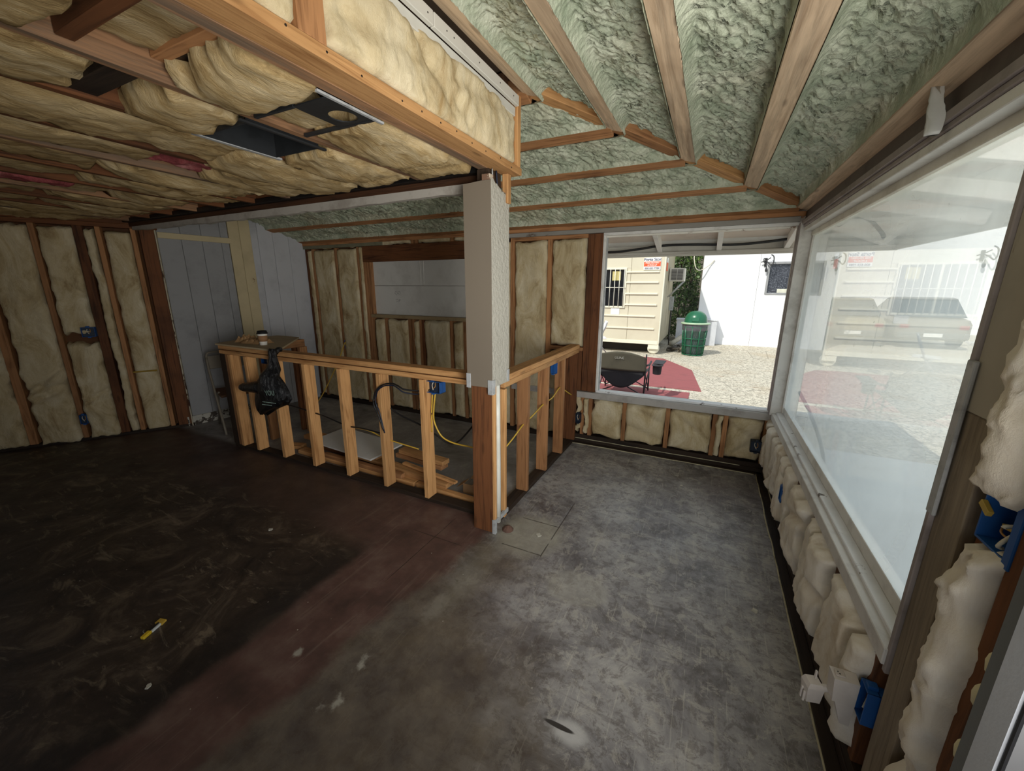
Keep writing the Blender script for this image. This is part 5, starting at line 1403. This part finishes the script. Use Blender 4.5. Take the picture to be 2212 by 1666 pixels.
def sheet(name, P, mat, parent, th):
    B = P+np.array(th); V_, F_ = gridsurf(P, B); return mesh(name, V_, F_, mat, parent, True)
u, v = np.meshgrid(np.linspace(-1, 1, 20), np.linspace(0, 1, 10), indexing='ij')
P = np.stack([u*.375, -.055-.05*v+.05*(1-u**2)*(-1), .42+.27*v-.045*(v**4)*u**2+.035*v*(1-u**2)], -1); sheet('backrest', P, M_CANV, cc, (0, .012, 0))
P = np.stack([u*(.37-.03*v), -.04+.0*v-.04*(1-u**2), .43-.27*v*(1-.85*u**2)-.02*v], -1); sheet('back_sling', P, M_CANV2, cc, (0, .012, 0))
P = np.stack([u*.36, -.05+.56*v, .38-.20*(1-u**2)*(1-.75*v)], -1); sheet('seat', P, M_CANV2, cc, (0, 0, -.012))
text('lettering', 'ULINE', .052, plain('faded_lettering', lin(150, 148, 140), .7), cc, rotM((-.02, -.148, .625), PI/2-.1, 0, 0), .0008)
lathe('cup_holder', [(.055, .0), (.060, .005), (.068, .13), (.085, .132), (.085, .14), (.062, .14), (.055, .02), (.0, .02)], M_CANV2, cc, 20, (.53, -.02, .40))
obox('holder_tab', (.545, .10, .565), (.16, .15, .012), M_CANV2, cc, (.25, 0, -.2), .004)
# white folding chair and table (left of the view, mirrored in the dirty window)
wf_ = thing('folding_chair', 'white plastic folding chair standing by the trailer', 'chair', (-3.02, 6.15, GZ+.02), math.radians(-70))
M_WPL = plain('white_chair_plastic', lin(232, 232, 234), .45); M_GT = plain('grey_chair_tube', lin(150, 150, 152), .4, .3)
for s in (-1, 1):
    tube('front_leg', [(s*.22, -.24, 0), (s*.215, .0, .42), (s*.21, .16, .84)], .013, M_GT, wf_, 8, 3); tube('rear_leg', [(s*.19, .26, 0), (s*.19, -.12, .44)], .012, M_GT, wf_, 8, 0)
obox('seat', (0, -.02, .44), (.40, .38, .025), M_WPL, wf_, (.04, 0, 0), .006); obox('backrest', (0, .14, .76), (.40, .025, .22), M_WPL, wf_, (-.3, 0, 0), .006)
ft = thing('folding_table', 'white folding table near the trailer, seen mirrored in the dirty window', 'table', (-3.95, 5.1, GZ), .1)
box('tabletop', (-.75, .75), (-.36, .36), (.80, .84), M_WPL, ft, .008)
for s in (-1, 1): tube('leg_frame', [(s*.62, -.28, 0), (s*.60, -.26, .78), (s*.60, .26, .78), (s*.62, .28, 0)], .014, M_GT, ft, 8, 0)
# black cable clipped under the eave
tag(tube('eave_cable', [(-2.6, .60, 1.985), (-1.9, .62, 1.965), (-1.55, .62, 1.955), (-1.30, .62, 1.975), (-1.08, .62, 2.0), (-.8, .62, 2.0), (-.45, .62, 1.985), (-.2, .60, 1.995), (.05, .58, 2.02), (.3, .5, 2.05)], .012, M_BLACK, None, 8, 6), 'black cable drooping along the eave outside the back window', 'cable')
tag(tube('eave_hose', [(.20, -.05, 2.03), (.30, .08, 2.10), (.42, .18, 2.09), (.52, .22, 2.0), (.55, .24, 1.96)], .014, M_BLACK, None, 8, 6), 'curved dark hose under the eave outside the window corner', 'hose')
tag(tube('ground_hose', [(.35, 1.0, .55), (.42, .75, .40), (.50, .5, .15), (.52, .35, -.07)], .016, plain('grey_hose', lin(96, 96, 98), .5), None, 8, 6), 'grey hose reaching the ground outside the window corner', 'hose')
# parked cars beyond the dirty window
def car(label, loc, rz, body, W_=1.72, L_c=4.2, H=1.5):
    r = thing('parked_car', label, 'car', loc, rz, 'cars parked against the white building')
    m = plain('car_paint_%d' % int(body[0]*255), body, .3)
    hw = W_/2
    st2 = [(-L_c/2, .30, .72, .80), (-L_c/2+.08, .26, .84, .94), (-L_c/2+.9, .22, .92, 1.0), (-.2, .22, .96, 1.0), (L_c/2-.9, .22, .94, 1.0), (L_c/2-.1, .26, .88, .95), (L_c/2, .34, .74, .84)]
    V = []; F = []
    for (y, z0, z1, k) in st2:
        w = hw*k
        V += [(-w*.92, y, z0), (-w, y, z0+.14), (-w, y, z1-.12), (-w*.92, y, z1), (w*.92, y, z1), (w, y, z1-.12), (w, y, z0+.14), (w*.92, y, z0)]
    for i in range(len(st2)-1):
        for j in range(8): F.append((i*8+j, i*8+(j+1) % 8, (i+1)*8+(j+1) % 8, (i+1)*8+j))
    F += [tuple(range(7, -1, -1)), tuple((len(st2)-1)*8+j for j in range(8))]
    mesh('body', V, F, m, r)
    gl = plain('car_glass', lin(70, 78, 84), .06)
    P0 = [(-hw*.9, -L_c/2+.35, .90), (hw*.9, -L_c/2+.35, .90), (hw*.9, L_c/2-1.25, .93), (-hw*.9, L_c/2-1.25, .93), (-hw*.72, -L_c/2+.75, H-.04), (hw*.72, -L_c/2+.75, H-.04), (hw*.72, L_c/2-2.0, H-.04), (-hw*.72, L_c/2-2.0, H-.04)]
    hexa('greenhouse', P0, gl, r)
    hexa('roof', [(-hw*.74, -L_c/2+.70, H-.045), (hw*.74, -L_c/2+.70, H-.045), (hw*.74, L_c/2-1.95, H-.045), (-hw*.74, L_c/2-1.95, H-.045), (-hw*.66, -L_c/2+.85, H), (hw*.66, -L_c/2+.85, H), (hw*.66, L_c/2-2.1, H), (-hw*.66, L_c/2-2.1, H)], m, r)
    box('bumper', (-hw*.9, hw*.9), (-L_c/2-.06, -L_c/2+.05), (.30, .48), plain('bumper_grey', lin(110, 108, 102), .5), r, .03)
    box('number_plate', (-.20, .20), (-L_c/2-.075, -L_c/2-.06), (.36, .46), plain('white_sign', lin(240, 238, 234), .5), r, .003)
    for s in (-1, 1):
        box('tail_light', (s*hw*.74-.10, s*hw*.74+.10), (-L_c/2-.02, -L_c/2+.04), (.58, .70), plain('red_lens', lin(150, 40, 36), .25), r, .015)
        for y in (-L_c/2+.75, L_c/2-.8):
            w = lathe('wheel', [(.0, -.09), (.20, -.09), (.22, -.10), (.31, -.10), (.325, -.07), (.325, .07), (.31, .10), (.22, .10), (.20, .09), (.0, .09)], plain('tyre', lin(36, 36, 38), .7), r, 22, (s*(hw-.10), y, .325), True, False); w.rotation_euler = (0, PI/2, 0)
car('beige car half hidden by the window corner post, parked in shade', (3.32, 13.6, GZ), math.radians(2), lin(150, 140, 116), 1.65, 4.0, 1.42)
car('grey-brown car parked in the sun, seen through the middle of the dirty window', (5.30, 13.7, GZ), math.radians(-2), lin(128, 120, 108), 1.70, 4.0, 1.45)
tag(box('far_wall', (2.6, 14), (17.5, 17.8), (GZ, 4.2), M_WB), 'far white wall closing the lot behind the parked cars', 'wall')
sconce('large curled iron lamp bracket on the far white wall behind the cars', 8.2, 17.45, 2.45, 1.6)
